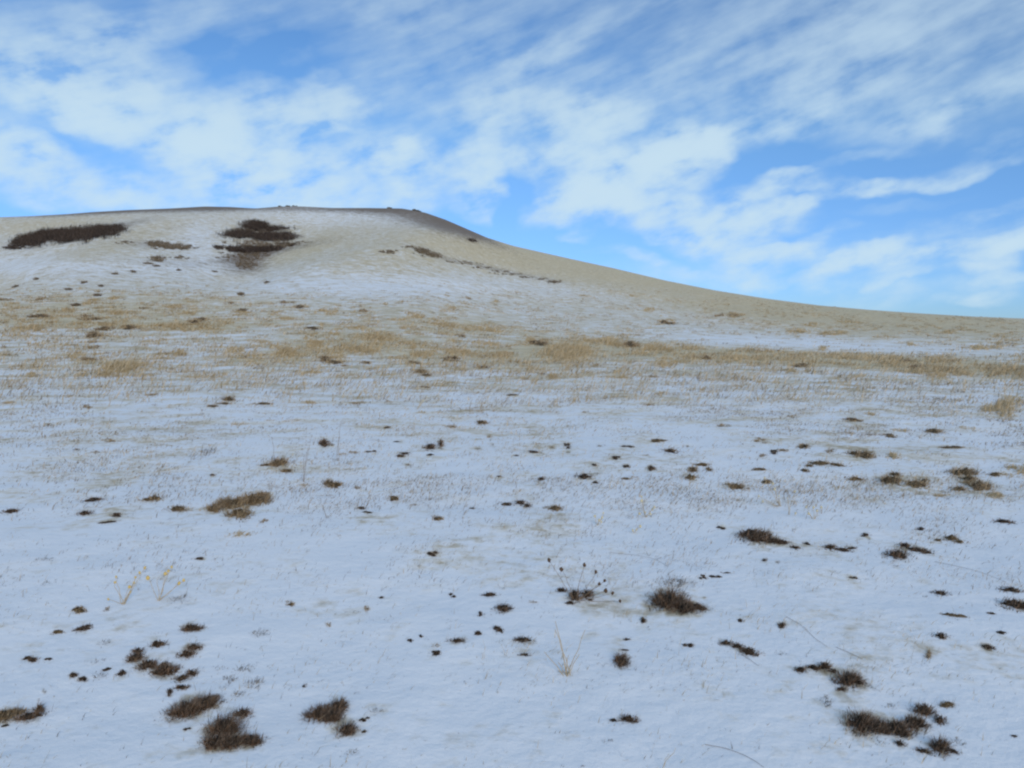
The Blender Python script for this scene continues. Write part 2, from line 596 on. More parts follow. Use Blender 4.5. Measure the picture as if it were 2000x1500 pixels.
MAT = {
    'd': blade_material('dark_dead_grass', (.032, .022, .015), (.30, .19, .12), (.34, .26, .20)),
    'b': blade_material('brown_dead_grass', (.125, .085, .05), (.50, .37, .22), (.50, .40, .28)),
    's': blade_material('straw_grass', (.34, .255, .14), (.62, .50, .33), (.64, .54, .39)),
    'g': blade_material('grey_dead_stems', (.10, .08, .065), (.23, .19, .15), (.32, .27, .22)),
    'p': blade_material('pale_grass', (.34, .28, .19), (.55, .46, .33), (.58, .50, .38)),
    'mat_d': plain_material('dark_root_mat', (.022, .017, .013), (.075, .050, .033), 60),
    'mat_b': plain_material('brown_root_mat', (.060, .042, .025), (.15, .105, .055), 60),
    'stem_brown': plain_material('brown_stem', (.17, .115, .075), (.28, .20, .13), 80),
    'stem_pale': plain_material('pale_stem', (.42, .33, .21), (.55, .45, .31), 80),
    'stem_grey': plain_material('grey_stem', (.27, .24, .22), (.40, .36, .33), 80),
    'head_brown': plain_material('brown_seed_head', (.075, .045, .028), (.15, .095, .058), 200),
    'head_yellow': plain_material('yellow_seed_head', (.58, .40, .12), (.72, .54, .22), 200),
    'head_cream': plain_material('cream_seed_head', (.58, .50, .30), (.70, .62, .42), 200),
    'snow': plain_material('snow_clump', (.80, .83, .87), (.87, .88, .90), 40),
    'thicket_dark': blade_material('dark_thicket_twigs', (.034, .026, .023), (.13, .095, .075), (.16, .12, .10), .7),
    'thicket_brown': blade_material('brown_thicket_twigs', (.11, .083, .055), (.28, .22, .145), (.28, .22, .15), .8),
    'rock': plain_material('grey_rock', (.07, .065, .06), (.15, .14, .13), 1.2),
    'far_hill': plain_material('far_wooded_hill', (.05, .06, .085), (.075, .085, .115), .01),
}


# ------------------------------------------------------------------ blades, mats, tubes
def blades(base, hgt, wid, lean, lean_az, bend, seg=2):
    """curved tapering ribbons; arrays of length n -> V, T, tint, along"""
    n = len(base)
    sp = RNG.uniform(0, 2 * math.pi, n)
    wv = np.stack([np.cos(sp), np.sin(sp), np.zeros(n)], 1)
    dirh = np.stack([np.cos(lean_az), np.sin(lean_az)], 1)
    Vs, al = [], []
    for k in range(seg + 1):
        t = k / seg
        ang = lean + bend * t
        off = hgt * t
        p = base.copy()
        p[:, :2] += dirh * (np.sin(ang) * off)[:, None]
        p[:, 2] += np.cos(np.minimum(ang, 1.5)) * off
        if k < seg:
            w = (wid * (1 - .55 * t) / 2)[:, None]
            Vs += [p - wv * w, p + wv * w]
            al += [t, t]
        else:
            Vs.append(p)
            al.append(1.)
    nv = 2 * seg + 1
    V = np.stack(Vs, 1).reshape(-1, 3)
    tt = []
    for k in range(seg - 1):
        a = 2 * k
        tt += [(a, a + 1, a + 3), (a, a + 3, a + 2)]
    a = 2 * (seg - 1)
    tt.append((a, a + 1, a + 2))
    T = (np.arange(n)[:, None, None] * nv + np.array(tt)[None]).reshape(-1, 3)
    tint = np.repeat(RNG.random(n) ** 2.0, nv)
    return V, T, tint, np.tile(np.array(al), n)


def tube(pts, r0, r1, sides=5):
    pts = np.asarray(pts, float)
    n = len(pts)
    V, T = [], []
    for i, p in enumerate(pts):
        d = pts[min(i + 1, n - 1)] - pts[max(i - 1, 0)]
        d = d / (np.linalg.norm(d) + 1e-9)
        a = np.cross(d, (0.31, .9, .2))
        a /= np.linalg.norm(a) + 1e-9
        b = np.cross(d, a)
        rad = r0 + (r1 - r0) * i / (n - 1)
        for k in range(sides):
            q = 2 * math.pi * k / sides
            V.append(p + rad * (math.cos(q) * a + math.sin(q) * b))
    for i in range(n - 1):
        for k in range(sides):
            a, b = i * sides + k, i * sides + (k + 1) % sides
            T += [(a, b, b + sides), (a, b + sides, a + sides)]
    e = (n - 1) * sides
    T += [(e, e + k, e + k + 1) for k in range(1, sides - 1)]
    return np.array(V), np.array(T)


def lump(c, rx, ry, rz, seed, rough=.25, nu=10, nv=6):
    """rough closed boulder shape"""
    V, T = [], []
    for j in range(nv + 1):
        ph = math.pi * j / nv
        for i in range(nu):
            th = 2 * math.pi * i / nu
            d = np.array([math.sin(ph) * math.cos(th), math.sin(ph) * math.sin(th), math.cos(ph)])
            k = 1 + rough * float(vnoise(d[0] * 1.7 + seed * 3.1, d[1] * 1.7 + d[2] * 2.3, seed))
            V.append(np.array(c) + d * k * np.array([rx, ry, rz]))
    for j in range(nv):
        for i in range(nu):
            a, b = j * nu + i, j * nu + (i + 1) % nu
            T += [(a, b + nu, b), (a, a + nu, b + nu)]
    return np.array(V), np.array(T)


def join(parts):
    V, T, ex, o = [], [], [], 0
    for p in parts:
        V.append(p[0])
        T.append(p[1] + o)
        o += len(p[0])
        ex.append(p[2:])
    V, T = np.concatenate(V), np.concatenate(T)
    if len(parts[0]) > 2:
        return (V, T) + tuple(np.concatenate([e[i] for e in ex]) for i in range(len(ex[0])))
    return V, T


# ------------------------------------------------------------------ scene structure
GROUND = build_ground()


def build_far_hill():
    # dark wooded hill far off beyond the right end of the skyline
    a0, _ = azel(2360, 600)
    V = []
    nr, nc = 14, 40
    for j in range(nr):
        for i in range(nc):
            u = i / (nc - 1) * 2 - 1
            v = j / (nr - 1) * 2 - 1
            th = float(a0) + u * .22
            r = 4200 + v * 700
            hgt = max(0, 1 - u * u) ** .6 * max(0, 1 - v * v)
            z = -30 + hgt * (118 + 20 * float(fbm(u * 4, v * 3, 9, 3)))
            V.append((r * math.sin(th), r * math.cos(th), z))
    i = (np.arange(nr - 1)[:, None] * nc + np.arange(nc - 1)[None]).ravel()
    Q = np.stack([i, i + 1, i + nc + 1, i + nc], 1)
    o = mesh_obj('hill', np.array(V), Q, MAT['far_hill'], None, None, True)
    o['kind'] = 'structure'


build_far_hill()

# ------------------------------------------------------------------ plants and tufts
# Positions were read off enlarged views of the photograph; each is cast onto the terrain.
VIEWS = {'A': (0, 1080), 'B': (650, 1050), 'C': (1300, 800), 'D': (1300, 1100), 'E': (0, 700), 'F': (650, 700),
         'H': (0, 370), 'I': (650, 370), 'J': (1300, 500), 'X': None}


def to_px(view, X, Y):
    if view == 'X':
        return X, Y
    return VIEWS[view][0] + .35 * X, VIEWS[view][1] + .35 * Y


def lobes_to_world(view, lobes, kind=None):
    out = []
    k = 1 if view == 'X' else .35
    for X, Y, W, H in lobes:
        px, py = to_px(view, X, Y)
        w, h = W * k, H * k
        if kind == 'd' and len(lobes) > 1:
            w, h = w * 1.02, h * 1.05
        near = ground_at([px], [py + h / 2])[0]
        far = ground_at([px], [py + h / 2 - .62 * h])[0]
        if np.isnan(near).any() or np.isnan(far).any():
            far = near
        c = (near + far) / 2
        D = float(np.hypot(c[0], c[1]))
        ax = np.array([c[1], -c[0]]) / D           # across the line of sight
        ay = np.array([c[0], c[1]]) / D
        m = D / F
        out.append(dict(c=c, a=w * m / 2, b=max(float(np.hypot(*(far - near)[:2])) / 2, w * m * .16), ax=ax, ay=ay,
                        h=h * m * .76, D=D, area=w * h, px=px, py=py, w=w, hp=h))
    return out


def tuft_parts(lobes, kind, org, sparse=1.0):
    """root mat and blades of one tuft"""
    mats, bl = [], []
    for li, q in enumerate(lobes):
        n = int(np.clip(q['area'] * ((.55 if q['area'] > 330 else .8) if kind in 'dbs' else .14) * sparse, 9, 1100))
        seed = RNG.integers(1 << 20)
        rad = np.sqrt(RNG.random(n * 2)) * 1.08
        halo = RNG.random(n * 2) < (.13 if q['area'] > 600 else .22)
        rad = np.where(halo, RNG.uniform(.8, 1.25, n * 2) + RNG.exponential(.22, n * 2), rad)
        an = RNG.uniform(0, 2 * math.pi, n * 2)
        edge = .84 + .36 * vnoise(np.cos(an) * 1.6 + seed, np.sin(an) * 1.6, 5) + .12 * vnoise(np.cos(an) * 5 + seed, np.sin(an) * 5, 6)
        lx, ly = rad * np.cos(an) * q['w'] / 9, rad * np.sin(an) * q['hp'] / 6
        hole = vnoise(lx + seed, ly, 8)
        keep = (halo | (rad < np.clip(edge, .4, 1.12))) & ((hole > -.34) | halo)
        rad, an = rad[keep][:n], an[keep][:n]
        if len(rad) < 6:
            rad, an = RNG.uniform(0, .9, 8), RNG.uniform(0, 6.28, 8)
        xy = q['c'][:2] + (rad * np.cos(an) * q['a'])[:, None] * q['ax'] + (rad * np.sin(an) * q['b'])[:, None] * q['ay']
        base = np.column_stack([xy, height(xy[:, 0], xy[:, 1]) - .004])
        n = len(base)
        mx = max(q['h'], .012)
        hg = mx * RNG.uniform(.3, 1.25, n) * np.clip(1 - .42 * rad, .25, 1)
        wid = np.maximum(.0022, (1.2 if kind != 'g' else .7) * q['D'] / F) * RNG.uniform(.6, 1.5, n)
        out_az = np.arctan2(q['ay'][1] * np.sin(an) + q['ax'][1] * np.cos(an), q['ay'][0] * np.sin(an) + q['ax'][0] * np.cos(an))
        lean = RNG.uniform(.05, .85, n) if kind in 'db' else RNG.uniform(.15, .8, n)
        laz = np.where(RNG.random(n) < .55, RNG.normal(.1, .7, n), out_az + RNG.normal(0, .5, n))
        if kind == 's':
            laz = RNG.normal(.05, .6, n)
            hg = hg * RNG.uniform(.5, 1.25, n)
        r = blades(base - org, hg, wid, lean, laz, RNG.uniform(.0, .9, n), 2)
        bl.append(r)
        # a few stalks standing taller than the rest
        if kind in 'dbs' and q['area'] > 250:
            k = max(2, n // 40)
            sel = RNG.integers(0, n, k)
            bl.append(blades(base[sel] - org, mx * RNG.uniform(.9, 1.5, k), wid[sel] * .5, RNG.uniform(.05, .6, k), RNG.normal(.1, 1., k), RNG.uniform(0, .5, k), 2))
        if kind in 'db' and q['area'] > (60 if kind == 'd' else 140):
            nu = 22
            ang = np.linspace(0, 2 * math.pi, nu, endpoint=False)
            e = np.clip(.62 + .34 * vnoise(np.cos(ang) * 1.6 + seed, np.sin(ang) * 1.6, 5) + .34 * vnoise(np.cos(ang) * 4 + seed, np.sin(ang) * 4, 6), .22, .95)
            V, T = [], []
            for ring, (rf, zf) in enumerate(((1., -.012), (.86, .10), (.6, .24), (.3, .32))):
                x = q['c'][0] + e * rf * (np.cos(ang) * q['a'] * q['ax'][0] + np.sin(ang) * q['b'] * q['ay'][0])
                y = q['c'][1] + e * rf * (np.cos(ang) * q['a'] * q['ax'][1] + np.sin(ang) * q['b'] * q['ay'][1])
                z = height(x, y) + (zf * mx * (1 + .5 * RNG.normal(0, 1, nu) * (ring > 0)) if ring else -.012)
                V.append(np.column_stack([x, y, z]) - org)
            top = np.array([[q['c'][0], q['c'][1], float(height(q['c'][0], q['c'][1])) + .34 * mx]]) - org
            V = np.concatenate(V + [top])
            for j in range(3):
                for i in range(nu):
                    a, b = j * nu + i, j * nu + (i + 1) % nu
                    T += [(a, b, b + nu), (a, b + nu, a + nu)]
            T += [(3 * nu + i, 3 * nu + (i + 1) % nu, 4 * nu) for i in range(nu)]
            mats.append((V, np.array(T)))
    return mats, join(bl)


def split_parts(o, L, kind, org, sparse):
    """each lobe of a tuft is a clump with its own root mat and blades"""
    if sum(q['area'] for q in L) < 420:
        mats, bl = tuft_parts(L, kind, org, sparse)
        mesh_obj('blades', bl[0], bl[1], MAT[kind], o, {'tint': bl[2], 'along': bl[3]})['kind'] = 'stuff'
        if mats:
            V, T = join(mats)
            mesh_obj('root_mat', V, T, MAT['mat_d' if kind == 'd' else 'mat_b'], o, None, True)['kind'] = 'stuff'
        return
    for q in L:
        mats, bl = tuft_parts([q], kind, org, sparse)
        for V, T in mats:
            mesh_obj('root_mat', V, T, MAT['mat_d' if kind == 'd' else 'mat_b'], o, None, True)
        mesh_obj('blades', bl[0], bl[1], MAT[kind], o, {'tint': bl[2], 'along': bl[3]})['kind'] = 'stuff'


KIND_NAME = {'d': 'dark_tuft', 'b': 'brown_tuft', 's': 'straw_tuft', 'g': 'dead_sprig'}
KIND_WORD = {'H': 'dark', 'S': 'straw coloured', 'B': 'brownish', 'd': 'dark', 'b': 'brown', 's': 'straw coloured', 'g': 'thin grey'}
KIND_NOUN = {'H': 'hillside shrub', 'S': 'belt clump', 'B': 'belt clump', 'd': 'tuft', 'b': 'tuft', 's': 'grass tuft', 'g': 'sprig'}
GROUP = {'d': 'dark tufts of dead grass in the snow', 'b': 'brown grass tufts in the snow', 's': 'straw coloured tufts in the snow', 'g': 'thin dead sprigs in the snow'}
LANDMARKS = []      # (px, py, short phrase)
SPOTS = []          # where snow lies thin
SMALL = []          # objects that still need a label


def tuft(view, kind, lobes, label=None, short=None, sparse=1.0):
    if not label and kind != 'g':          # small tufts are ragged, not round
        X, Y, W, H = lobes[0]
        lobes = [(X + W * RNG.uniform(-.34, .34), Y + H * RNG.uniform(-.28, .28), W * RNG.uniform(.5, .9), H * RNG.uniform(.6, 1.0)) for _ in range(3)]
    L = lobes_to_world(view, lobes, kind if label else None)
    L = [q for q in L if not np.isnan(q['c']).any()]
    c = np.mean([q['c'] for q in L], 0)
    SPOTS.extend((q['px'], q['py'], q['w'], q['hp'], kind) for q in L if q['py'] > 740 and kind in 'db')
    org = np.array([c[0], c[1], float(height(c[0], c[1]))])
    name = KIND_NAME[kind]
    area = sum(q['area'] for q in L)
    px, py = np.mean([q['px'] for q in L]), np.mean([q['py'] for q in L])
    o = empty(name, org)
    split_parts(o, L, kind, org, sparse)
    if label:
        tag(o, label, 'grass tuft', GROUP[kind])
        if short:
            LANDMARKS.append((px, py, short))
    else:
        tag(o, '', 'sprig' if kind == 'g' else 'grass tuft', GROUP[kind])
        SMALL.append((o, px, py, kind, area))
    return o


# the large tufts one can point at
BIG = [
    ('A', 'd', [(1030, 865, 150, 110), (1130, 835, 150, 95), (1195, 805, 60, 50)], 'dark mat of dead grass with a straight lower edge, touching the hook-shaped tuft', 'the straight-edged dark mat'),
    ('A', 'd', [(1255, 960, 150, 150), (1200, 1050, 120, 90), (1350, 890, 85, 70), (1405, 1040, 110, 80), (1300, 1050, 160, 90)], 'largest tuft at the bottom left, hooked round a small patch of snow', 'the hook-shaped tuft'),
    ('A', 'd', [(1775, 885, 130, 105), (1880, 850, 85, 100), (1850, 910, 110, 80), (1930, 975, 100, 85)], 'dark brown double tuft stepping down to a smaller rounded end, bottom centre left', 'the double tuft'),
    ('A', 'd', [(750, 580, 80, 60), (770, 545, 50, 50)], 'upper left end of the slanting chain of dark tufts', 'the upper end of the tuft chain'),
    ('A', 'd', [(825, 620, 95, 70)], 'middle tuft of the slanting chain of three dark tufts', None),
    ('A', 'd', [(920, 650, 120, 75), (915, 620, 50, 40)], 'lowest and widest tuft of the slanting chain of dark tufts', 'the low end of the tuft chain'),
    ('A', 'd', [(1010, 695, 80, 50), (1070, 665, 50, 50)], 'short tilted dark tuft between the chain and the straight-edged mat', None),
    ('A', 'd', [(1010, 745, 75, 45)], 'small dark tuft just above the straight-edged mat', None),
    ('A', 'd', [(1040, 560, 80, 55), (1080, 520, 70, 55)], 'dark speckled tuft dusted with snow, above the chain of tufts', 'the speckled tuft'),
    ('A', 'b', [(10, 905, 120, 80), (70, 885, 110, 60), (120, 880, 60, 30)], 'reddish brown tuft with fine stems, cut by the left edge of the photo', 'the tuft on the left edge'),
    ('A', 'd', [(160, 910, 110, 60), (215, 870, 30, 70)], 'scraggly dark tuft with one upright stem beside the reddish tuft at the left edge', 'the scraggly edge tuft'),
    ('X', 'd', [(1308, 1168, 60, 46), (1334, 1182, 44, 30), (1362, 1184, 36, 20)], 'round dark mound of dead grass with a tail to the right, lower middle right', 'the round dark mound'),
    ('X', 'g', [(1318, 1133, 60, 30)], 'thin grey fringe of dead stems behind the round dark mound', None),
    ('C', 'd', [(500, 695, 155, 85), (590, 730, 130, 45), (655, 738, 80, 30), (722, 768, 60, 28)], 'long dark tuft tapering down to the right like a tail, right middle', 'the long tapering tuft'),
    ('C', 'd', [(920, 765, 55, 40), (985, 780, 90, 30), (1040, 770, 50, 24)], 'flat dark bar of dead grass right of the long tapering tuft', 'the flat dark bar'),
    ('C', 'd', [(1290, 805, 110, 60), (1330, 755, 65, 35), (1400, 780, 130, 35), (1460, 795, 55, 28)], 'dark forked tuft with two arms, right of the flat dark bar', 'the forked tuft'),
    ('C', 'b', [(1520, 725, 55, 25), (1590, 712, 70, 45), (1640, 735, 65, 28)], 'brown tuft with a fringe of stems, above and right of the forked tuft', 'the fringed brown tuft'),
    ('C', 'd', [(1885, 622, 85, 35)], 'lone dark tuft near the right edge, above the fringed brown tuft', 'the lone tuft near the right edge'),
    ('C', 'b', [(145, 375, 90, 40), (150, 330, 50, 45), (200, 305, 95, 30), (240, 330, 40, 32)], 'brown tuft arching over a snow hollow like a bridge', 'the arching tuft'),
    ('C', 'b', [(385, 425, 95, 55), (470, 445, 50, 22)], 'brown tuft with a small satellite, just right of the arching tuft', 'the tuft right of the arch'),
    ('C', 'b', [(860, 295, 120, 35), (960, 305, 110, 28), (800, 310, 50, 25), (770, 335, 50, 30)], 'long low brown tuft curving like an eyebrow, right middle distance', 'the eyebrow-shaped tuft'),
    ('C', 'b', [(1060, 382, 85, 38)], 'compact brown tuft between the eyebrow-shaped tuft and the pair of brown tufts', None),
    ('C', 'b', [(1250, 390, 115, 60), (1280, 360, 60, 35)], 'left one of the pair of brown tufts standing side by side at the right', 'the left of the paired tufts'),
    ('C', 'b', [(1390, 410, 115, 52), (1440, 395, 40, 45)], 'right one of the pair of brown tufts standing side by side at the right', 'the right of the paired tufts'),
    ('C', 'b', [(1660, 345, 115, 60), (1740, 420, 115, 62), (1640, 440, 80, 36), (1690, 385, 70, 55)], 'big loose straw brown tuft with flopping stems, right of the pair', 'the big loose tuft'),
    ('C', 's', [(1930, 365, 110, 30), (1930, 315, 60, 40), (1985, 330, 50, 60)], 'pale straggling grass tuft touching the right edge behind the big loose tuft', None),
    ('C', 'd', [(1530, 1020, 80, 38)], 'small dark oval tuft left of the cut-off mound on the right edge', 'the dark oval tuft'),
    ('C', 'd', [(1920, 1000, 85, 42)], 'dark tuft directly above the cut-off mound on the right edge', None),
    ('C', 'd', [(1955, 1085, 120, 65), (2010, 1090, 80, 60)], 'dark brown mound cut by the right edge of the photo', 'the mound on the right edge'),
    ('D', 'd', [(340, 440, 85, 42), (400, 460, 65, 42), (465, 488, 110, 55)], 'slanting dark tuft like a cigar, below the round dark mound', 'the cigar-shaped tuft'),
    ('D', 'd', [(750, 590, 55, 45), (830, 580, 75, 45), (885, 570, 55, 62), (935, 600, 45, 35)], 'ragged dark row of clumps joined to the left of a bigger brown tuft', 'the ragged row'),
    ('D', 'd', [(1020, 640, 115, 95), (1080, 665, 80, 38), (980, 700, 55, 35)], 'dark pointed tuft at the end of the ragged row, lower right', 'the pointed tuft'),
    ('D', 'd', [(1085, 880, 120, 130), (1180, 905, 130, 90), (1290, 915, 140, 90), (1390, 885, 95, 90), (1440, 815, 85, 80), (1530, 870, 50, 60)], 'widest dark brown mat of all, curving upward at its right end, bottom right', 'the widest mat'),
    ('D', 'd', [(1440, 1045, 85, 42), (1530, 1015, 65, 105), (1600, 1045, 65, 35)], 'reddish dark tuft with upright stems below the right end of the widest mat', 'the reddish bottom tuft'),
    ('D', 'd', [(1305, 1000, 50, 48)], 'small dark knob of grass between the widest mat and the reddish bottom tuft', None),
    ('D', 'd', [(1535, 400, 60, 45)], 'small round dark tuft above the widest mat, open snow around it', 'the small round tuft'),
    ('E', 'b', [(1200, 830, 100, 60), (1300, 800, 160, 85), (1420, 780, 150, 85), (1335, 860, 110, 80), (1450, 762, 90, 60)], 'big windswept straw brown tuft leaning right, left middle ground', 'the big windswept tuft'),
    ('E', 'b', [(1480, 592, 85, 20), (1560, 575, 115, 62), (1590, 625, 80, 36)], 'brown tuft with a tail to the left and a tall thin stalk, left middle', 'the tailed brown tuft'),
    ('E', 'g', [(1090, 545, 70, 40), (1130, 520, 80, 60), (1170, 505, 50, 50)], 'twiggy grey sprig cluster left of the tailed brown tuft', 'the twiggy grey cluster'),
    ('E', 's', [(1345, 975, 115, 42)], 'pale flat tuft below the big windswept tuft', None),
    ('E', 'b', [(990, 835, 95, 45)], 'rounded brown tuft just left of the big windswept tuft', 'the rounded brown tuft'),
    ('E', 'b', [(820, 785, 60, 25), (865, 775, 65, 45)], 'pointed brown tuft left of and above the rounded brown tuft', 'the pointed brown tuft'),
    ('E', 'd', [(515, 785, 95, 34)], 'flat dark tuft, uppermost of the scatter at the left', 'the flat dark tuft'),
    ('E', 'd', [(470, 860, 75, 34)], 'dark tuft just below the flat dark tuft at the left', None),
    ('E', 'd', [(60, 850, 65, 34)], 'dark tuft nearest the left edge at middle height', 'the dark tuft by the left edge'),
    ('E', 'b', [(1190, 265, 65, 20), (1250, 250, 90, 20), (1275, 222, 70, 42)], 'brown grass hooked like a question mark, far left middle', 'the question mark tuft'),
    ('E', 'b', [(1465, 250, 105, 22)], 'thin flat tuft right of the question mark tuft', None),
    ('F', 'd', [(1405, 655, 90, 42)], 'dark oval tuft with clean snow round it, centre right', 'the clean dark oval'),
    ('F', 'd', [(1880, 515, 80, 34)], 'dark tuft behind and right of the clean dark oval', 'the dark tuft behind the oval'),
    ('F', 'd', [(965, 810, 85, 30)], 'left one of two dark brown tufts in a row at the centre', None),
    ('F', 'd', [(1045, 800, 60, 36), (1080, 818, 50, 30)], 'right one of two dark brown tufts in a row at the centre', 'the twin tufts'),
    ('F', 'b', [(1235, 830, 85, 48), (1190, 830, 45, 22)], 'brown tuft right of the twin dark tufts at the centre', 'the brown tuft right of the twins'),
    ('F', 'd', [(540, 490, 60, 48), (600, 470, 24, 55), (545, 535, 50, 18)], 'dark spiky sprig with two upright tips, left of centre', 'the spiky sprig'),
    ('F', 'd', [(1165, 668, 45, 32)], 'small dark knob left of the clean dark oval', None),
    ('B', 'd', [(875, 315, 88, 36)], 'short dark bar of grass left of the seed head plant', 'the short dark bar'),
    ('B', 'd', [(950, 390, 95, 62)], 'bushy dark tuft below the short dark bar', 'the bushy dark tuft'),
    ('B', 'd', [(690, 570, 92, 42)], 'dark slanted tuft in the row left of the pale stalks', 'the slanted row tuft'),
    ('B', 'd', [(1065, 565, 110, 50)], 'dark tuft with snow in it, left of the pale stalks', 'the snowy tuft'),
    ('B', 'd', [(1070, 650, 68, 32)], 'dark tuft below the snowy tuft, left of the pale stalks', None),
    ('B', 'd', [(1610, 680, 70, 90), (1630, 625, 75, 20), (1640, 565, 45, 25)], 'dark upright knotted sprig right of the pale stalks', 'the knotted sprig'),
    ('B', 'd', [(1650, 1005, 92, 60), (1565, 1015, 60, 30)], 'dark peaked tuft with a small tail to the left, bottom middle', 'the peaked tuft'),
    ('J', 's', [(1800, 850, 60, 50), (1870, 830, 120, 80), (1900, 880, 60, 40), (1930, 800, 80, 60)], 'tall pale brown bristling tuft near the right edge in the middle distance', 'the tall bristling tuft'),
    # straw clumps along the near slope
    ('X', 's', [(735, 657, 56, 16)], 'bright straw clump standing above another at the centre of the slope', 'the upper bright clump'),
    ('X', 's', [(705, 680, 70, 22)], 'bright straw clump directly below the upper one at the slope centre', 'the lower bright clump'),
    ('X', 's', [(560, 686, 34, 28)], 'narrow straw clump leaning steeply right, left part of the slope', 'the leaning clump'),
    ('X', 's', [(1110, 680, 80, 36), (1090, 690, 70, 24)], 'largest golden clump on the slope, leaning right, near the centre', 'the golden clump'),
    ('X', 's', [(955, 642, 90, 16)], 'low straw clump stretched along the slope left of the golden clump', 'the stretched clump'),
    ('X', 's', [(870, 632, 60, 14)], 'thin straw clump left of the stretched straw clump', 'the thin clump'),
    ('X', 's', [(1195, 668, 50, 20)], 'straw clump just right of the golden clump', 'the golden clump neighbour'),
    ('X', 's', [(1285, 680, 60, 26)], 'broad straw clump further right of the golden clump', 'the broad straw clump'),
    ('X', 's', [(1430, 700, 60, 18)], 'straw clump at the left start of the long straw strip', 'the start of the straw strip'),
    ('X', 's', [(1665, 697, 60, 14)], 'darkest clump in the long straw strip at the right', 'the darkest strip clump'),
    ('X', 's', [(235, 714, 54, 34)], 'fluffy pale straw clump at the foot of the slope on the left', 'the fluffy pale clump'),
    ('X', 's', [(145, 690, 34, 14)], 'small straw clump above the fluffy pale clump', 'the clump above the fluffy one'),
    ('X', 's', [(330, 634, 90, 12)], 'long thin straw band across the left of the slope', 'the thin straw band'),
    ('X', 's', [(60, 640, 60, 18)], 'straw clump at the left end of the slope', 'the left end clump'),
    ('X', 's', [(820, 690, 50, 18)], 'straw clump right of the lower bright clump', 'the clump beside the bright pair'),
]
for b in BIG:
    tuft(*b)

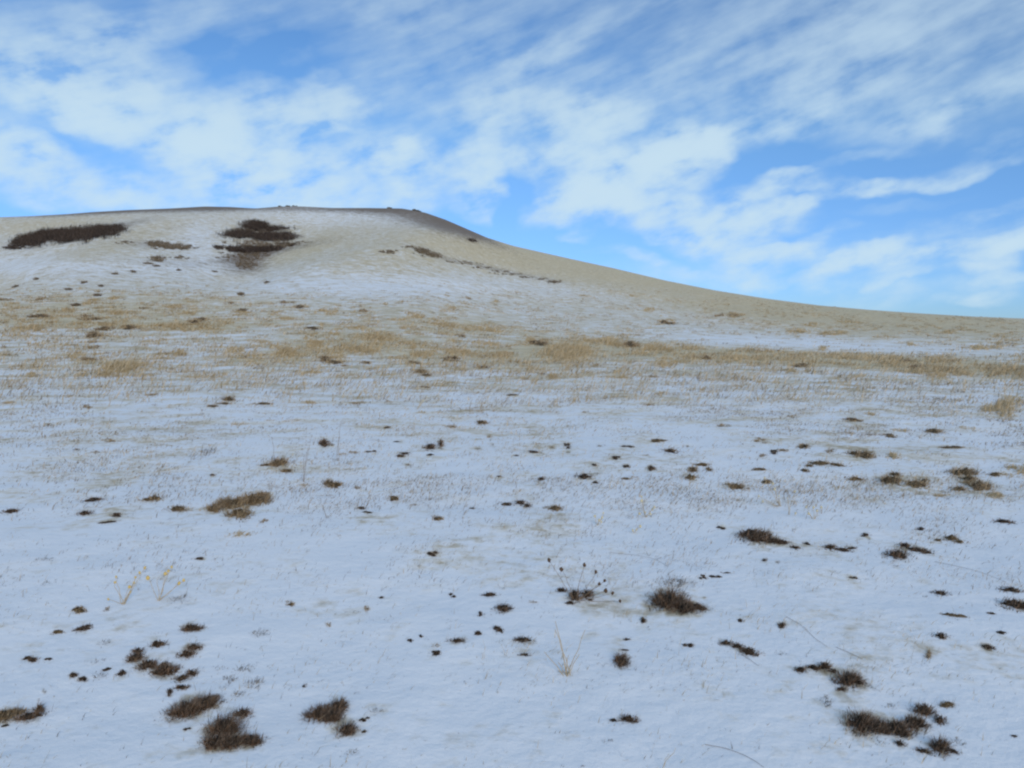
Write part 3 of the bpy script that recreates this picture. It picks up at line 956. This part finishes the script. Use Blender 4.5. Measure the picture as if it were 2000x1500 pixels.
# the many small tufts and sprigs: kind, then x, y, w, h in an enlarged view
LITTLE = {
    'A': 'd 410 680 50 35;d 465 695 48 36;g 550 675 60 60;d 610 650 70 25;d 680 670 50 36;d 890 510 100 46;g 870 445 80 25;d 1070 420 90 58;b 315 432 82 32;'
         'd 460 412 90 40;b 600 305 50 32;b 440 312 60 36;g 500 318 80 15;d 170 590 62 40;d 265 585 52 26;g 410 535 60 25;g 340 555 30 10;g 260 165 72 34;g 240 35 60 48;'
         'g 185 70 30 20;d 1115 30 52 18;g 1000 250 90 62;g 995 300 40 30;b 1630 280 50 36;b 1840 400 40 30;d 1705 740 32 32;g 1770 730 20 20;d 945 775 24 45;'
         'd 1045 985 40 24;g 1405 1095 90 22;g 580 495 60 50;g 540 600 80 40;d 245 770 20 26;d 20 960 50 22;g 230 950 50 20;g 280 885 40 30;g 1960 1110 60 40;g 1450 440 90 60;g 885 255 40 25;'
         'g 1280 700 90 60;g 1360 640 90 60;g 1250 740 60 40;g 1420 720 100 70;g 1330 780 90 50;g 1230 640 60 40',
    'B': 'd 670 318 42 30;d 830 420 32 36;g 880 430 36 25;g 945 270 50 40;b 1125 355 70 26;d 565 640 62 36;d 435 575 42 30;g 400 565 30 15;d 485 545 30 25;g 530 565 30 30;'
         'b 565 595 40 30;g 480 640 40 20;d 820 530 50 36;d 917 510 46 42;g 940 570 30 30;g 1515 700 40 20;d 1735 455 40 40;d 1980 600 60 30;g 1830 710 40 30;g 1775 740 30 20;'
         'g 1600 435 80 20;g 1210 410 70 20;g 1085 410 30 20;g 1530 1130 60 40;g 1490 1200 30 20;d 550 90 52 30;g 630 140 60 30;g 720 130 30 30;g 790 170 30 30;d 280 335 40 24;'
         'b 185 390 30 40;g 465 270 30 25;g 600 260 20 15;g 320 440 30 25;d 180 1010 60 32;b 160 1075 62 26;g 120 1130 60 30;g 110 1190 100 40;g 240 960 60 60;g 905 1195 32 30;'
         'g 800 725 15 25;d 1390 1275 40 20;g 1270 1270 40 30;g 405 835 30 20;g 315 840 24 24;g 1440 790 80 26;g 1870 625 50 30',
    'C': 'b 35 225 62 36;b 560 400 52 36;b 520 165 62 22;b 562 182 50 16;b 660 225 62 24;d 605 235 42 30;b 770 200 72 36;b 920 225 52 26;b 1090 250 120 48;s 1260 255 60 40;'
         's 1550 480 82 30;s 1840 465 70 40;b 1840 365 62 32;g 1960 440 70 30;b 1030 55 100 22;s 1150 20 60 26;b 1480 122 90 36;b 1260 145 80 20;b 1160 140 70 18;b 1035 128 52 18;'
         's 1300 108 100 24;s 1690 100 90 20;b 1600 207 110 20;b 700 38 46 22;b 325 85 52 26;g 840 45 60 15;b 540 255 52 30;g 420 240 40 25;b 520 330 82 26;g 500 200 50 20;'
         'g 230 230 40 15;d 315 655 50 26;d 710 670 30 16;d 780 745 52 24;d 1110 700 50 26;d 1130 720 24 20;d 1430 665 52 26;d 1290 870 46 18;d 1205 850 25 15;d 555 840 25 26;'
         'd 622 848 20 22;d 200 930 52 32;d 275 935 62 26;d 325 908 50 20;d 1040 932 50 26;g 960 905 60 20;g 1450 1045 30 36;g 1290 1075 32 26;g 290 1015 60 20;d 215 1045 22 16;'
         'g 1030 995 30 15;g 1020 1050 40 15;g 655 410 50 20;g 940 415 60 18;g 990 465 60 14;g 960 355 60 20;g 1490 375 30 20;g 110 205 30 16;b 1990 190 40 24',
    'D': 'd 405 318 42 30;g 430 290 26 30;d 655 352 46 42;g 595 345 42 22;g 1150 690 70 40;b 1575 790 80 44;g 1540 760 40 26;b 1605 290 110 30;d 1810 275 42 22;d 1795 465 52 40;'
         'g 1890 495 52 26;d 1880 385 70 24;b 1465 510 16 50;g 130 460 40 25;d 205 675 15 15;d 325 728 20 15;g 225 718 16 12;g 1880 980 60 20;d 1950 965 40 20;g 1710 1110 30 20;'
         'g 1200 1000 60 40;g 1590 330 30 16;g 1715 335 30 16;g 1600 405 26 16;g 640 495 50 40;g 890 760 50 80;g 980 820 60 30;g 1630 990 50 60;g 1820 765 40 20;g 280 632 60 16;g 1250 790 60 40;g 1810 355 30 16',
    'E': 'b 1465 907 50 26;d 640 870 62 26;d 600 915 92 20;g 350 835 40 20;g 145 770 60 15;g 140 865 60 15;s 1330 367 70 28;s 1510 343 60 15;s 1640 345 100 20;b 840 200 46 20;'
         'b 490 265 42 24;b 855 260 32 16;s 950 265 40 20;g 715 278 30 15;d 265 368 36 20;b 620 455 62 28;d 430 508 30 18;b 530 520 46 18;g 190 565 60 15;s 370 207 50 15;g 1235 395 30 15;'
         's 1200 165 40 16;b 1850 690 80 60;d 1800 465 52 44;b 1905 530 42 20;b 1975 525 50 20;d 1190 650 40 20;g 970 690 30 20;g 1115 670 32 15;b 1810 765 92 18;d 1830 885 26 16;'
         'b 1700 710 62 22;g 1960 585 40 12;g 240 1120 70 30;d 1115 1110 50 15;g 735 935 60 20;g 700 1000 40 20;g 900 590 50 15;d 1850 480 30 20;g 1320 615 50 20;g 1530 655 40 16;g 1040 590 40 16;'
         's 1050 100 50 18;g 1000 120 50 14;s 50 240 60 30;s 165 90 60 30;s 590 75 60 40;s 1730 240 70 28;g 120 395 60 15;g 210 350 50 20;g 370 205 50 20;g 340 690 40 20;g 600 710 50 20;b 1990 720 40 18',
    'F': 'd 1470 640 42 18;d 1460 695 42 24;g 1240 670 72 40;d 940 660 52 16;g 980 690 42 20;g 850 725 40 25;d 790 838 52 18;g 890 825 52 20;d 385 535 72 30;d 310 385 42 20;'
         'b 650 375 62 26;b 835 360 62 36;b 860 435 50 20;g 945 440 50 20;d 800 505 40 16;d 900 480 30 15;d 1020 540 52 18;d 1125 520 76 20;d 1155 553 25 15;d 1225 495 36 16;'
         'b 1140 475 42 16;d 1310 488 30 34;d 1310 525 25 12;d 1500 485 42 16;d 1640 490 80 18;b 1810 458 92 24;d 1580 555 46 26;d 1630 600 36 26;d 1455 592 46 18;d 1770 605 42 34;'
         'g 1860 605 25 20;b 1660 665 92 20;d 1740 540 40 15;d 1975 490 32 16;d 165 830 50 26;d 190 858 52 18;b 345 780 62 32;b 465 815 70 18;d 130 718 42 18;b 250 690 60 15;g 340 690 40 15;'
         'g 430 705 30 15;b 580 890 60 36;g 150 908 30 12;b 1745 258 66 20;d 1000 205 60 18;d 515 158 60 18;b 1065 115 42 18;b 815 112 52 12;d 1165 85 42 20;d 1350 232 25 15;g 665 210 40 12;'
         'b 310 240 42 20;b 140 245 62 22;s 490 298 42 18;b 1415 300 42 18;s 1130 355 42 18;s 980 335 50 15;s 830 290 70 15;s 590 300 62 20;s 1820 190 62 20;b 1765 98 72 22;'
         'd 555 1085 52 28;g 550 990 40 20;g 1180 960 40 25;g 400 1005 30 20;b 35 990 32 18;g 1260 910 40 12;d 215 515 70 20;b 125 525 60 20;b 50 530 50 16;d 410 590 46 14;d 100 583 50 12;d 370 460 50 12;d 290 460 36 12;'
         'b 445 20 70 24;b 185 20 70 24;b 60 40 60 18;b 820 40 70 30;b 1480 40 50 20;s 1590 70 70 18',
}
for view, txt in LITTLE.items():
    for item in txt.split(';'):
        k, x, y, w, h = item.split()
        tuft(view, k, [(float(x), float(y), float(w), float(h))], sparse=1.0)


# ------------------------------------------------------------------ plants whose stems and heads can be told apart
def plant(view, name, label, category, base, stems, stem_mat, head_mat, stem_r, head_r, tint_tuft=None, group=None, short=None):
    bx, by = to_px(view, *base)
    o0 = ground_at([bx], [by])[0]
    D = float(np.hypot(o0[0], o0[1]))
    ax = np.array([o0[1], -o0[0], 0]) / D
    ay = np.array([o0[0], o0[1], 0]) / D
    root = empty(name, o0)
    tag(root, label, category, group)
    up = np.array([0, 0, 1.])
    for X, Y, *opt in stems:
        px, py = to_px(view, X, Y)
        m = D / F
        side = (px - bx) * m
        rise = max((by - py) * m, .012)
        dep = RNG.normal(0, .25) * abs(side) * .5
        b0 = ax * RNG.normal(0, .008) + ay * RNG.normal(0, .01) - up * .01
        tip = ax * side + ay * dep + up * rise
        pts = [b0 + (tip - b0) * t + (ax * math.copysign(.10, side) * .6 * rise - ax * side * .12) * (-math.sin(math.pi * t) * .35)
               + ax * RNG.normal(0, .003) for t in np.linspace(0, 1, 6)]
        sr = max(stem_r, .58 * D / F)
        V, T = tube(pts, sr, sr * .6)
        st = mesh_obj('stem', V, T, MAT[stem_mat], root, None, True)
        if head_mat and not (opt and opt[0] == 0):
            hr = head_r * RNG.uniform(.8, 1.25)
            V, T = lump(pts[-1], hr, hr, hr * 1.25, int(RNG.integers(999)), .35)
            mesh_obj('seed_head', V, T, MAT[head_mat], st, None, True)
    if tint_tuft:
        kind, lobes = tint_tuft
        for q in lobes_to_world(view, lobes):
            mats, bl = tuft_parts([q], kind, o0)
            mesh_obj('basal_leaves', bl[0], bl[1], MAT[kind], root, {'tint': bl[2], 'along': bl[3]})['kind'] = 'stuff'
            for V, T in mats:
                mesh_obj('root_mat', V, T, MAT['mat_d'], root, None, True)
    if short:
        LANDMARKS.append((bx, by, short))
    return root


plant('B', 'seed_head_plant', 'dead plant with brown button seed heads splayed on thin stems, lower centre', 'plant', (1350, 350),
      [(1203, 130), (1278, 175), (1402, 145), (1472, 185), (1520, 235), (1490, 262), (1560, 300), (1520, 300), (1605, 335)],
      'stem_brown', 'head_brown', .0016, .0085, ('d', [(1280, 290, 65, 38), (1352, 318, 60, 80), (1420, 312, 55, 72), (1322, 360, 60, 32), (1435, 345, 45, 22)]), None, 'the seed head plant')
plant('B', 'pale_stalk_plant', 'bare pale stalks rising from one root in a wide V, lower centre', 'plant', (1300, 765),
      [(1235, 455), (1243, 500), (1408, 500), (1172, 645), (1312, 650), (1370, 640), (1275, 640), (1260, 690), (1340, 690)],
      'stem_pale', None, .0022, .005, ('p', [(1295, 745, 90, 50)]), None, 'the pale stalks')
plant('A', 'yellow_flower_stalk', 'dried stalk with orange yellow flower heads, right one of the lower left pair', 'plant', (880, 265),
      [(950, 100), (920, 130), (935, 118), (838, 138), (985, 185), (878, 150, 0), (1005, 170)], 'stem_pale', 'head_yellow', .0016, .0075, ('g', [(885, 255, 50, 25)]), 'yellow dried flower stalks', 'the yellow flower stalks')
plant('A', 'yellow_flower_stalk', 'dried stalk with a ladder of small yellow heads, left one of the lower left pair', 'plant', (690, 285),
      [(793, 112), (765, 130), (750, 155), (740, 180), (720, 200), (725, 228), (655, 138), (650, 165), (622, 250)], 'stem_pale', 'head_yellow', .0016, .0065, ('g', [(690, 280, 60, 20)]), 'yellow dried flower stalks', None)
plant('C', 'cream_stalk', 'tall cream stalk plant bending left, behind the long tapering tuft', 'plant', (640, 540),
      [(555, 392), (600, 420), (612, 450), (628, 485), (530, 492), (550, 518)], 'stem_pale', 'head_cream', .0016, .0075, None, 'cream dried stalks', 'the tall cream stalk')
plant('C', 'cream_stalk', 'short cream stalk with yellowish heads right of the tall cream stalk', 'plant', (830, 610),
      [(790, 550), (845, 565), (825, 548), (800, 582), (860, 545)], 'stem_pale', 'head_cream', .0016, .0075, None, 'cream dried stalks', None)
plant('C', 'cream_stalk', 'thin cream stalk standing between the tall and the short cream stalk', 'plant', (700, 590),
      [(715, 460), (682, 500), (722, 578)], 'stem_pale', 'head_cream', .0014, .0065, None, 'cream dried stalks', None)
plant('F', 'cream_stalk', 'cream stalk, left one of three in the open snow at the centre', 'plant', (1470, 930),
      [(1512, 862), (1505, 885), (1482, 900), (1465, 880), (1498, 912)], 'stem_pale', 'head_cream', .0016, .008, None, 'cream dried stalks', 'the centre cream stalk')
plant('F', 'cream_stalk', 'cream stalk, rightmost of three in the open snow at the centre', 'plant', (1740, 885),
      [(1722, 772), (1722, 795), (1793, 825), (1785, 842), (1742, 862), (1712, 868), (1772, 868)], 'stem_pale', 'head_cream', .0016, .008, None, 'cream dried stalks', None)
plant('F', 'cream_stalk', 'cream stalk, lowest of three in the open snow at the centre', 'plant', (1685, 975),
      [(1712, 935), (1695, 955), (1675, 960)], 'stem_pale', 'head_cream', .0016, .008, None, 'cream dried stalks', None)
plant('F', 'straw_stalk', 'leaning straw stalk alone in far snow left of centre', 'plant', (465, 285),
      [(525, 215), (505, 235), (488, 250)], 'stem_pale', 'head_cream', .002, .012)
plant('E', 'bare_stalk', 'two tall bare grey stalks leaning together, right of the tailed brown tuft', 'plant', (1690, 690),
      [(1740, 430), (1700, 540), (1720, 500)], 'stem_grey', None, .0012, .004)
plant('E', 'bare_stalk', 'single straight bare grey stalk beside a dark wisp, left of centre', 'plant', (1885, 570),
      [(1905, 350), (1895, 420)], 'stem_grey', None, .0012, .004)
plant('E', 'bare_stalk', 'thin stalk with a dark tip rising from the tailed brown tuft', 'plant', (1528, 580),
      [(1520, 445)], 'stem_grey', 'head_brown', .0012, .005)
plant('E', 'bare_stalk', 'short dark stalk bent at its foot, right of the big windswept tuft', 'plant', (1825, 888),
      [(1806, 815)], 'stem_brown', None, .0016, .004)
plant('A', 'bare_stalk', 'reddish stem standing over the scraggly tuft near the left edge', 'plant', (205, 905),
      [(222, 825), (140, 870)], 'stem_brown', None, .0014, .004)
plant('B', 'bare_stalk', 'faint pale grass stalk leaning right at the bottom edge, centre right', 'plant', (1840, 1275),
      [(1910, 1160), (1870, 1200)], 'stem_pale', None, .0012, .004)


def fallen(view, pts, label):
    px = [to_px(view, *p) for p in pts]
    g = ground_at([p[0] for p in px], [p[1] for p in px])
    t = np.linspace(0, len(g) - 1, 16)
    c = np.stack([np.interp(t, np.arange(len(g)), g[:, i]) for i in range(3)], 1)
    k = np.array([.25, .5, .25])
    for i in range(2):
        cc = np.pad(c[:, i], 1, mode='reflect', reflect_type='odd')
        c[:, i] = np.convolve(cc, k, 'valid')
    c[:, 2] = height(c[:, 0], c[:, 1]) + .003
    D = float(np.hypot(*g[0][:2]))
    r = max(.0012, .30 * D / F)
    V, T = tube(c - c[0], r, r * .6)
    o = mesh_obj('fallen_stem', V, T, MAT['stem_grey'], None, None, True)
    o.location = c[0]
    tag(o, label, 'stem', 'fallen stems lying on the snow')


fallen('C', [(1500, 850), (1600, 870), (1750, 905), (1900, 965)], 'long dead stem lying on the snow below the forked tuft, running to the right edge')
fallen('D', [(220, 1015), (330, 1035), (440, 1075), (510, 1115), (550, 1145)], 'curved dead stem lying on the snow at the bottom edge, right of centre')
fallen('D', [(950, 470), (1010, 495), (1100, 540)], 'short straight stem on the snow above the pointed tuft')
fallen('D', [(420, 510), (470, 540), (520, 578)], 'short stem on the snow below the cigar-shaped tuft')
fallen('B', [(1545, 85), (1680, 98), (1800, 122), (1870, 165)], 'thin arched stem on the snow behind the round dark mound')
fallen('D', [(670, 300), (760, 350), (830, 420), (900, 468)], 'thin long stem on the snow left of the ragged row, sloping down right')


def slope_clumps(n):
    """bunch grass clumps of the mottled belt"""
    k = 0
    while k < n:
        x, y = RNG.uniform(0, 2000), RNG.uniform(575, 735)
        if y < np.interp(x, _sx, _sy) + 26:
            continue
        if RNG.random() > float(np.clip(cover(np.array(x), np.array(y)) - .35, 0, 1)) * 1.6:
            continue
        s = np.interp(y, [575, 735], [.55, 1.15])
        w, h = RNG.uniform(18, 60) * s, RNG.uniform(9, 17) * s
        kind = 's' if RNG.random() < .74 else 'b'
        L = [(x + w * RNG.uniform(-.3, .3), y + h * RNG.uniform(-.3, .3), w * RNG.uniform(.4, .8), h * RNG.uniform(.5, .9)) for _ in range(3)]
        L = [q for q in lobes_to_world('X', L) if not np.isnan(q['c']).any()]
        if not L:
            continue
        c = np.mean([q['c'] for q in L], 0)
        org = np.array([c[0], c[1], float(height(c[0], c[1]))])
        o = empty('bunchgrass_clump', org)
        o['kind'] = 'thing'
        split_parts(o, L, kind, org, 1.)
        tag(o, '', 'bunch grass', 'bunch grass of the mottled belt below the hill')
        SMALL.append((o, x, y, 'S' if kind == 's' else 'B', 0))
        k += 1


slope_clumps(130)


def finish_labels():
    """label every small tuft by the nearest thing one can find and its rank on that side"""
    cells = {}
    lm = np.array([(a, b) for a, b, _ in LANDMARKS])
    for o, px, py, kind, area in SMALL:
        d = lm - (px, py)
        dist = np.hypot(d[:, 0], d[:, 1] * 1.5)
        j = int(dist.argmin())
        dx, dy = px - lm[j, 0], (py - lm[j, 1]) * 1.5
        side = ('right of' if dx > 0 else 'left of') if abs(dx) > abs(dy) else ('in front of' if dy > 0 else 'behind')
        cells.setdefault((kind, side, j), []).append((dist[j], o))
    ORD = [''] + [w + ' nearest ' for w in 'second third fourth fifth sixth seventh eighth ninth tenth eleventh twelfth thirteenth fourteenth fifteenth sixteenth seventeenth eighteenth nineteenth twentieth'.split()]
    for (kind, side, j), v in cells.items():
        v.sort(key=lambda t: t[0])
        for i, (dd, o) in enumerate(v):
            word = ('' if kind in 'SB' else 'small ') + f"{KIND_WORD[kind]} {KIND_NOUN[kind]}"
            if len(v) == 1:
                o['label'] = f"only {word} {side} {LANDMARKS[j][2]}"
            elif i == 0:
                o['label'] = f"nearest {word} {side} {LANDMARKS[j][2]}"
            else:
                o['label'] = f"{ORD[min(i, 19)]}{word} {side} {LANDMARKS[j][2]}"



# ------------------------------------------------------------------ thickets and rocks of the hill
def thicket(view, lobes, label, mat, hfrac=.75, dens=1.0, spread=.5):
    k = 1 if view == 'X' else .35
    C = []
    for X, Y, W, H in lobes:
        px, py = to_px(view, X, Y)
        w, h = W * k, H * k
        n = int(max(6, w * h / 9 * dens))
        an = RNG.uniform(0, 2 * math.pi, n)
        rd = np.minimum(np.where(RNG.random(n) < .72, np.sqrt(RNG.random(n)), np.abs(RNG.normal(0, .85, n))), 1.5)
        x = px + rd * np.cos(an) * w / 2
        y = py + h * .18 + rd * np.sin(an) * h * .36
        g = ground_at(x, y)
        ok = ~np.isnan(g).any(1) & (np.hypot(g[:, 0], g[:, 1]) < 620)
        g = g[ok]
        for p in g:
            C.append((p, h * float(np.hypot(p[0], p[1])) / F))
    org = np.mean([c[0] for c in C], 0)
    med = np.median([np.hypot(*c[0][:2]) for c in C])
    parts, trunks = [], []
    for p, hh in C:
        if abs(np.hypot(*p[:2]) - med) > .35 * med:
            continue
        hb = np.clip(hh * hfrac * RNG.uniform(.3, 1.25), .4, 3.4)
        n = 34
        base = p + np.column_stack([RNG.normal(0, spread * hb, n), RNG.normal(0, spread * hb, n), np.zeros(n)])
        base[:, 2] = height(base[:, 0], base[:, 1]) + RNG.uniform(0, .45, n) * hb
        parts.append(blades(base - org, hb * RNG.uniform(.3, .75, n), np.full(n, .16) * RNG.uniform(.6, 1.5, n), RNG.uniform(0, .8, n), RNG.uniform(0, 6.3, n), RNG.uniform(0, .5, n), 2))
        for q in range(2):
            b = p - org + np.array([RNG.normal(0, .2), RNG.normal(0, .2), -.1])
            trunks.append(tube([b, b + (RNG.normal(0, .15), RNG.normal(0, .15), hb * .5), b + (RNG.normal(0, .4), RNG.normal(0, .4), hb)], .05, .02, 4))
    o = empty('shrub_thicket', org)
    V, T, ti, al = join(parts)
    mesh_obj('twigs', V, T, MAT[mat], o, {'tint': ti, 'along': al})['kind'] = 'stuff'
    V, T = join(trunks)
    mesh_obj('trunks', V, T, MAT['stem_grey' if mat == 'thicket_brown' else 'mat_d'], o)['kind'] = 'stuff'
    tag(o, label, 'thicket', 'bare shrub thickets on the hillside')
    return o


thicket('H', [(410, 250, 250, 84), (560, 232, 180, 66), (655, 218, 80, 40), (350, 268, 80, 60)], 'longest dark thicket on the far left hillside, ending in a point at right', 'thicket_dark', .75, .75)
thicket('H', [(255, 255, 110, 66), (180, 280, 130, 70), (110, 300, 90, 34), (75, 325, 90, 24)], 'dark thicket sloping down to the left beside the longest thicket', 'thicket_dark', .7)
thicket('H', [(1430, 202, 130, 62), (1520, 217, 170, 34)], 'uppermost dark thicket in the middle draw of the hill', 'thicket_dark')
thicket('H', [(1340, 250, 150, 46)], 'small dark thicket at the left of the middle draw, under the uppermost one', 'thicket_dark')
thicket('H', [(1490, 265, 160, 52), (1590, 266, 110, 48)], 'flat-topped dark thicket at the right of the middle draw', 'thicket_dark')
thicket('H', [(1230, 322, 80, 22), (1380, 335, 220, 40), (1500, 330, 160, 36), (1600, 308, 120, 22)], 'lowest and widest dark thicket in the middle draw', 'thicket_dark', .6)
thicket('H', [(1400, 230, 200, 50), (1480, 300, 320, 60), (1400, 360, 260, 34), (1380, 385, 160, 34), (1380, 415, 110, 50), (1250, 378, 90, 20), (1650, 292, 160, 18)], 'brown low brush filling the draw round and below the dark thickets', 'thicket_brown', .3, .5)
thicket('H', [(880, 300, 120, 36), (980, 318, 170, 38)], 'low brown brush patch on the left spur between the dark thickets', 'thicket_brown', .4)
thicket('H', [(700, 292, 120, 26)], 'faint olive brush patch at the left of the brown patch on the spur', 'thicket_brown', .2, .5)
thicket('H', [(880, 385, 60, 46), (830, 412, 60, 16), (990, 380, 100, 22)], 'small scattered brush at the foot of the left spur', 'thicket_brown', .5, .6)
thicket('I', [(310, 348, 95, 26)], 'small oval brush patch alone on the middle spur', 'thicket_brown', .4, .7)
thicket('I', [(425, 320, 56, 18), (500, 342, 90, 32), (560, 365, 86, 30)], 'brown hedge-like brush strip slanting down right on the middle spur', 'thicket_brown', .55)
thicket('I', [(690, 402, 110, 14), (760, 412, 130, 16), (850, 434, 140, 17), (930, 456, 130, 16), (1010, 470, 140, 17), (1075, 490, 90, 18)], 'long thin line of brush trailing down the right slope', 'thicket_brown', .45, .5)
thicket('I', [(1235, 515, 80, 20), (1160, 500, 60, 14)], 'short brush dash at the lower end of the long brush line', 'thicket_brown', .5)
thicket('I', [(775, 283, 56, 20)], 'lone dark bush just below the skyline on the right shoulder', 'thicket_dark')

for x, y, w in [(165, 552, 9), (225, 535, 9), (262, 531, 10), (196, 559, 8), (133, 566, 9), (190, 577, 9), (305, 520, 10), (350, 528, 8), (70, 545, 8), (30, 560, 9),
                (148, 597, 9), (470, 575, 8), (420, 530, 9), (520, 552, 8), (585, 600, 9), (475, 608, 8)]:
    o = thicket('X', [(x, y, w * .7, w * .45)], '', 'thicket_brown', .8, .6)
    o.name = 'hillside_shrub'
    tag(o, '', 'shrub', 'small shrubs dotted on the lower left slope')
    SMALL.append((o, x, y, 'H', 0))



def rocks(px, py, n, size, label):
    # the highest ground the ray passes just under the skyline
    a, _ = azel(px, py)
    rr = np.linspace(250, 640, 800)
    x, y = rr * math.sin(a), rr * math.cos(a)
    z = height(x, y)
    i = int(((z - CAM_H) / rr).argmax())
    org = np.array([x[i], y[i], z[i] - .3])
    o = empty('rock_outcrop', org)
    for k in range(n):
        s = size * RNG.uniform(.6, 1.2)
        dx, dy = RNG.normal(0, size * 1.5), RNG.normal(0, size * .5)
        dz = float(height(org[0] + dx, org[1] + dy)) - org[2]
        V, T = lump((dx, dy, dz + s * .15), s * 1.3, s, s * .75, int(RNG.integers(999)), .5, 9, 6)
        mesh_obj('rock', V, T, MAT['rock'], o)
    tag(o, label, 'rocks', 'rock outcrops on the hilltop')


rocks(563, 398, 3, 1.0, 'tiny dark rocks on the very top of the hill')
rocks(577, 399, 2, .9, 'second tiny rock knob just right of the hilltop rocks')
rocks(762, 404, 3, .8, 'low rocks at the right end of the flat hilltop')
rocks(815, 409, 4, 1.2, 'dark rocks where the skyline starts dropping to the right')
rocks(545, 400, 2, .7, 'low rock just left of the hilltop rocks')


# ------------------------------------------------------------------ grass nobody could count
def weight_mid(px, py):
    return np.clip(cover(px, py) * 1.05 - .24, 0, 1) ** 1.3 * sstep(545, 580, py) * (1 - sstep(690, 850, py))


def grass_field(name, n_try, y0, y1, weight, per, hgt, wid_px, mat, clump):
    x = RNG.uniform(-120, 2120, n_try)
    y = RNG.uniform(y0, y1, n_try)
    cl = .5 + .5 * fbm(x / 26, y / 7, 61, 3)
    keep = RNG.random(n_try) < weight(x, y) * sstep(.30, .75, cl) * 1.6
    x, y = x[keep], y[keep]
    g = ground_at(x, y)
    g = g[~np.isnan(g).any(1)]
    D = np.hypot(g[:, 0], g[:, 1])
    g, D = g[D < 420], D[D < 420]
    k = per
    big = RNG.uniform(.5, 1.4, len(g))
    base = np.repeat(g, k, 0)
    Dk = np.repeat(D, k)
    B = np.repeat(big, k)
    n = len(base)
    base[:, 0] += RNG.normal(0, 1, n) * clump * B
    base[:, 1] += RNG.normal(0, 1, n) * clump * B
    base[:, 2] = height(base[:, 0], base[:, 1]) - .01
    V, T, ti, al = blades(base, hgt * B * RNG.uniform(.4, 1.2, n), np.maximum(.003, wid_px * Dk / F) * RNG.uniform(.6, 1.3, n),
                          RNG.uniform(.1, .9, n), RNG.normal(.05, .8, n), RNG.uniform(0, .8, n), 2)
    o = mesh_obj(name, V, T, MAT[mat], None, {'tint': ti, 'along': al})
    o['kind'] = 'stuff'
    return len(g)


def w_fore(px, py):
    dens = .07 + .6 * sstep(.50, .72, .5 + .5 * fbm(px / 170, py / 60, 71, 3))
    return dens * np.interp(py, [700, 760, 850, 1000, 1500], [.95, .95, .80, .45, .15]) * np.interp(px, [0, 900, 2000], [.75, 1., 1.45])


n1 = grass_field('dry_grass', 30000, 548, 790, weight_mid, 12, .27, 1.15, 's', .36)
n2 = grass_field('dry_grass', 30000, 548, 800, lambda x, y: weight_mid(x, y) * .30, 10, .22, 1.2, 'b', .28)
n5 = grass_field('dry_grass', 9000, 548, 800, lambda x, y: weight_mid(x, y) * .45, 8, .20, 1.1, 'p', .2)
n3 = grass_field('sparse_grass', 34000, 690, 1540, w_fore, 6, .045, .7, 'p', .07)
n6 = grass_field('sparse_grass', 28000, 690, 1150, lambda x, y: w_fore(x - 300, y), 9, .05, 1.0, 'b', .10)
n4 = grass_field('sparse_grass', 16000, 720, 1540, lambda x, y: w_fore(x + 500, y), 5, .030, .8, 'g', .05)
n7 = grass_field('sparse_grass', 16000, 730, 1000, lambda x, y: w_fore(x + 200, y), 12, .06, 1.1, 'b', .13)
n8 = grass_field('sparse_grass', 14000, 720, 960, lambda x, y: w_fore(x - 700, y), 12, .06, 1.1, 's', .15)
print('grass clumps', n1, n2, n5, n3, n6, n4)

for x, y, s in ((146, 458, 'the longest dark thicket'), (44, 470, 'the sloping dark thicket'), (490, 487, 'the widest draw thicket'), (325, 480, 'the brown patch on the spur'), (308, 505, 'the scattered spur brush')):
    LANDMARKS.append((x, y, s))
finish_labels()
thin_snow(*GROUND, SPOTS)
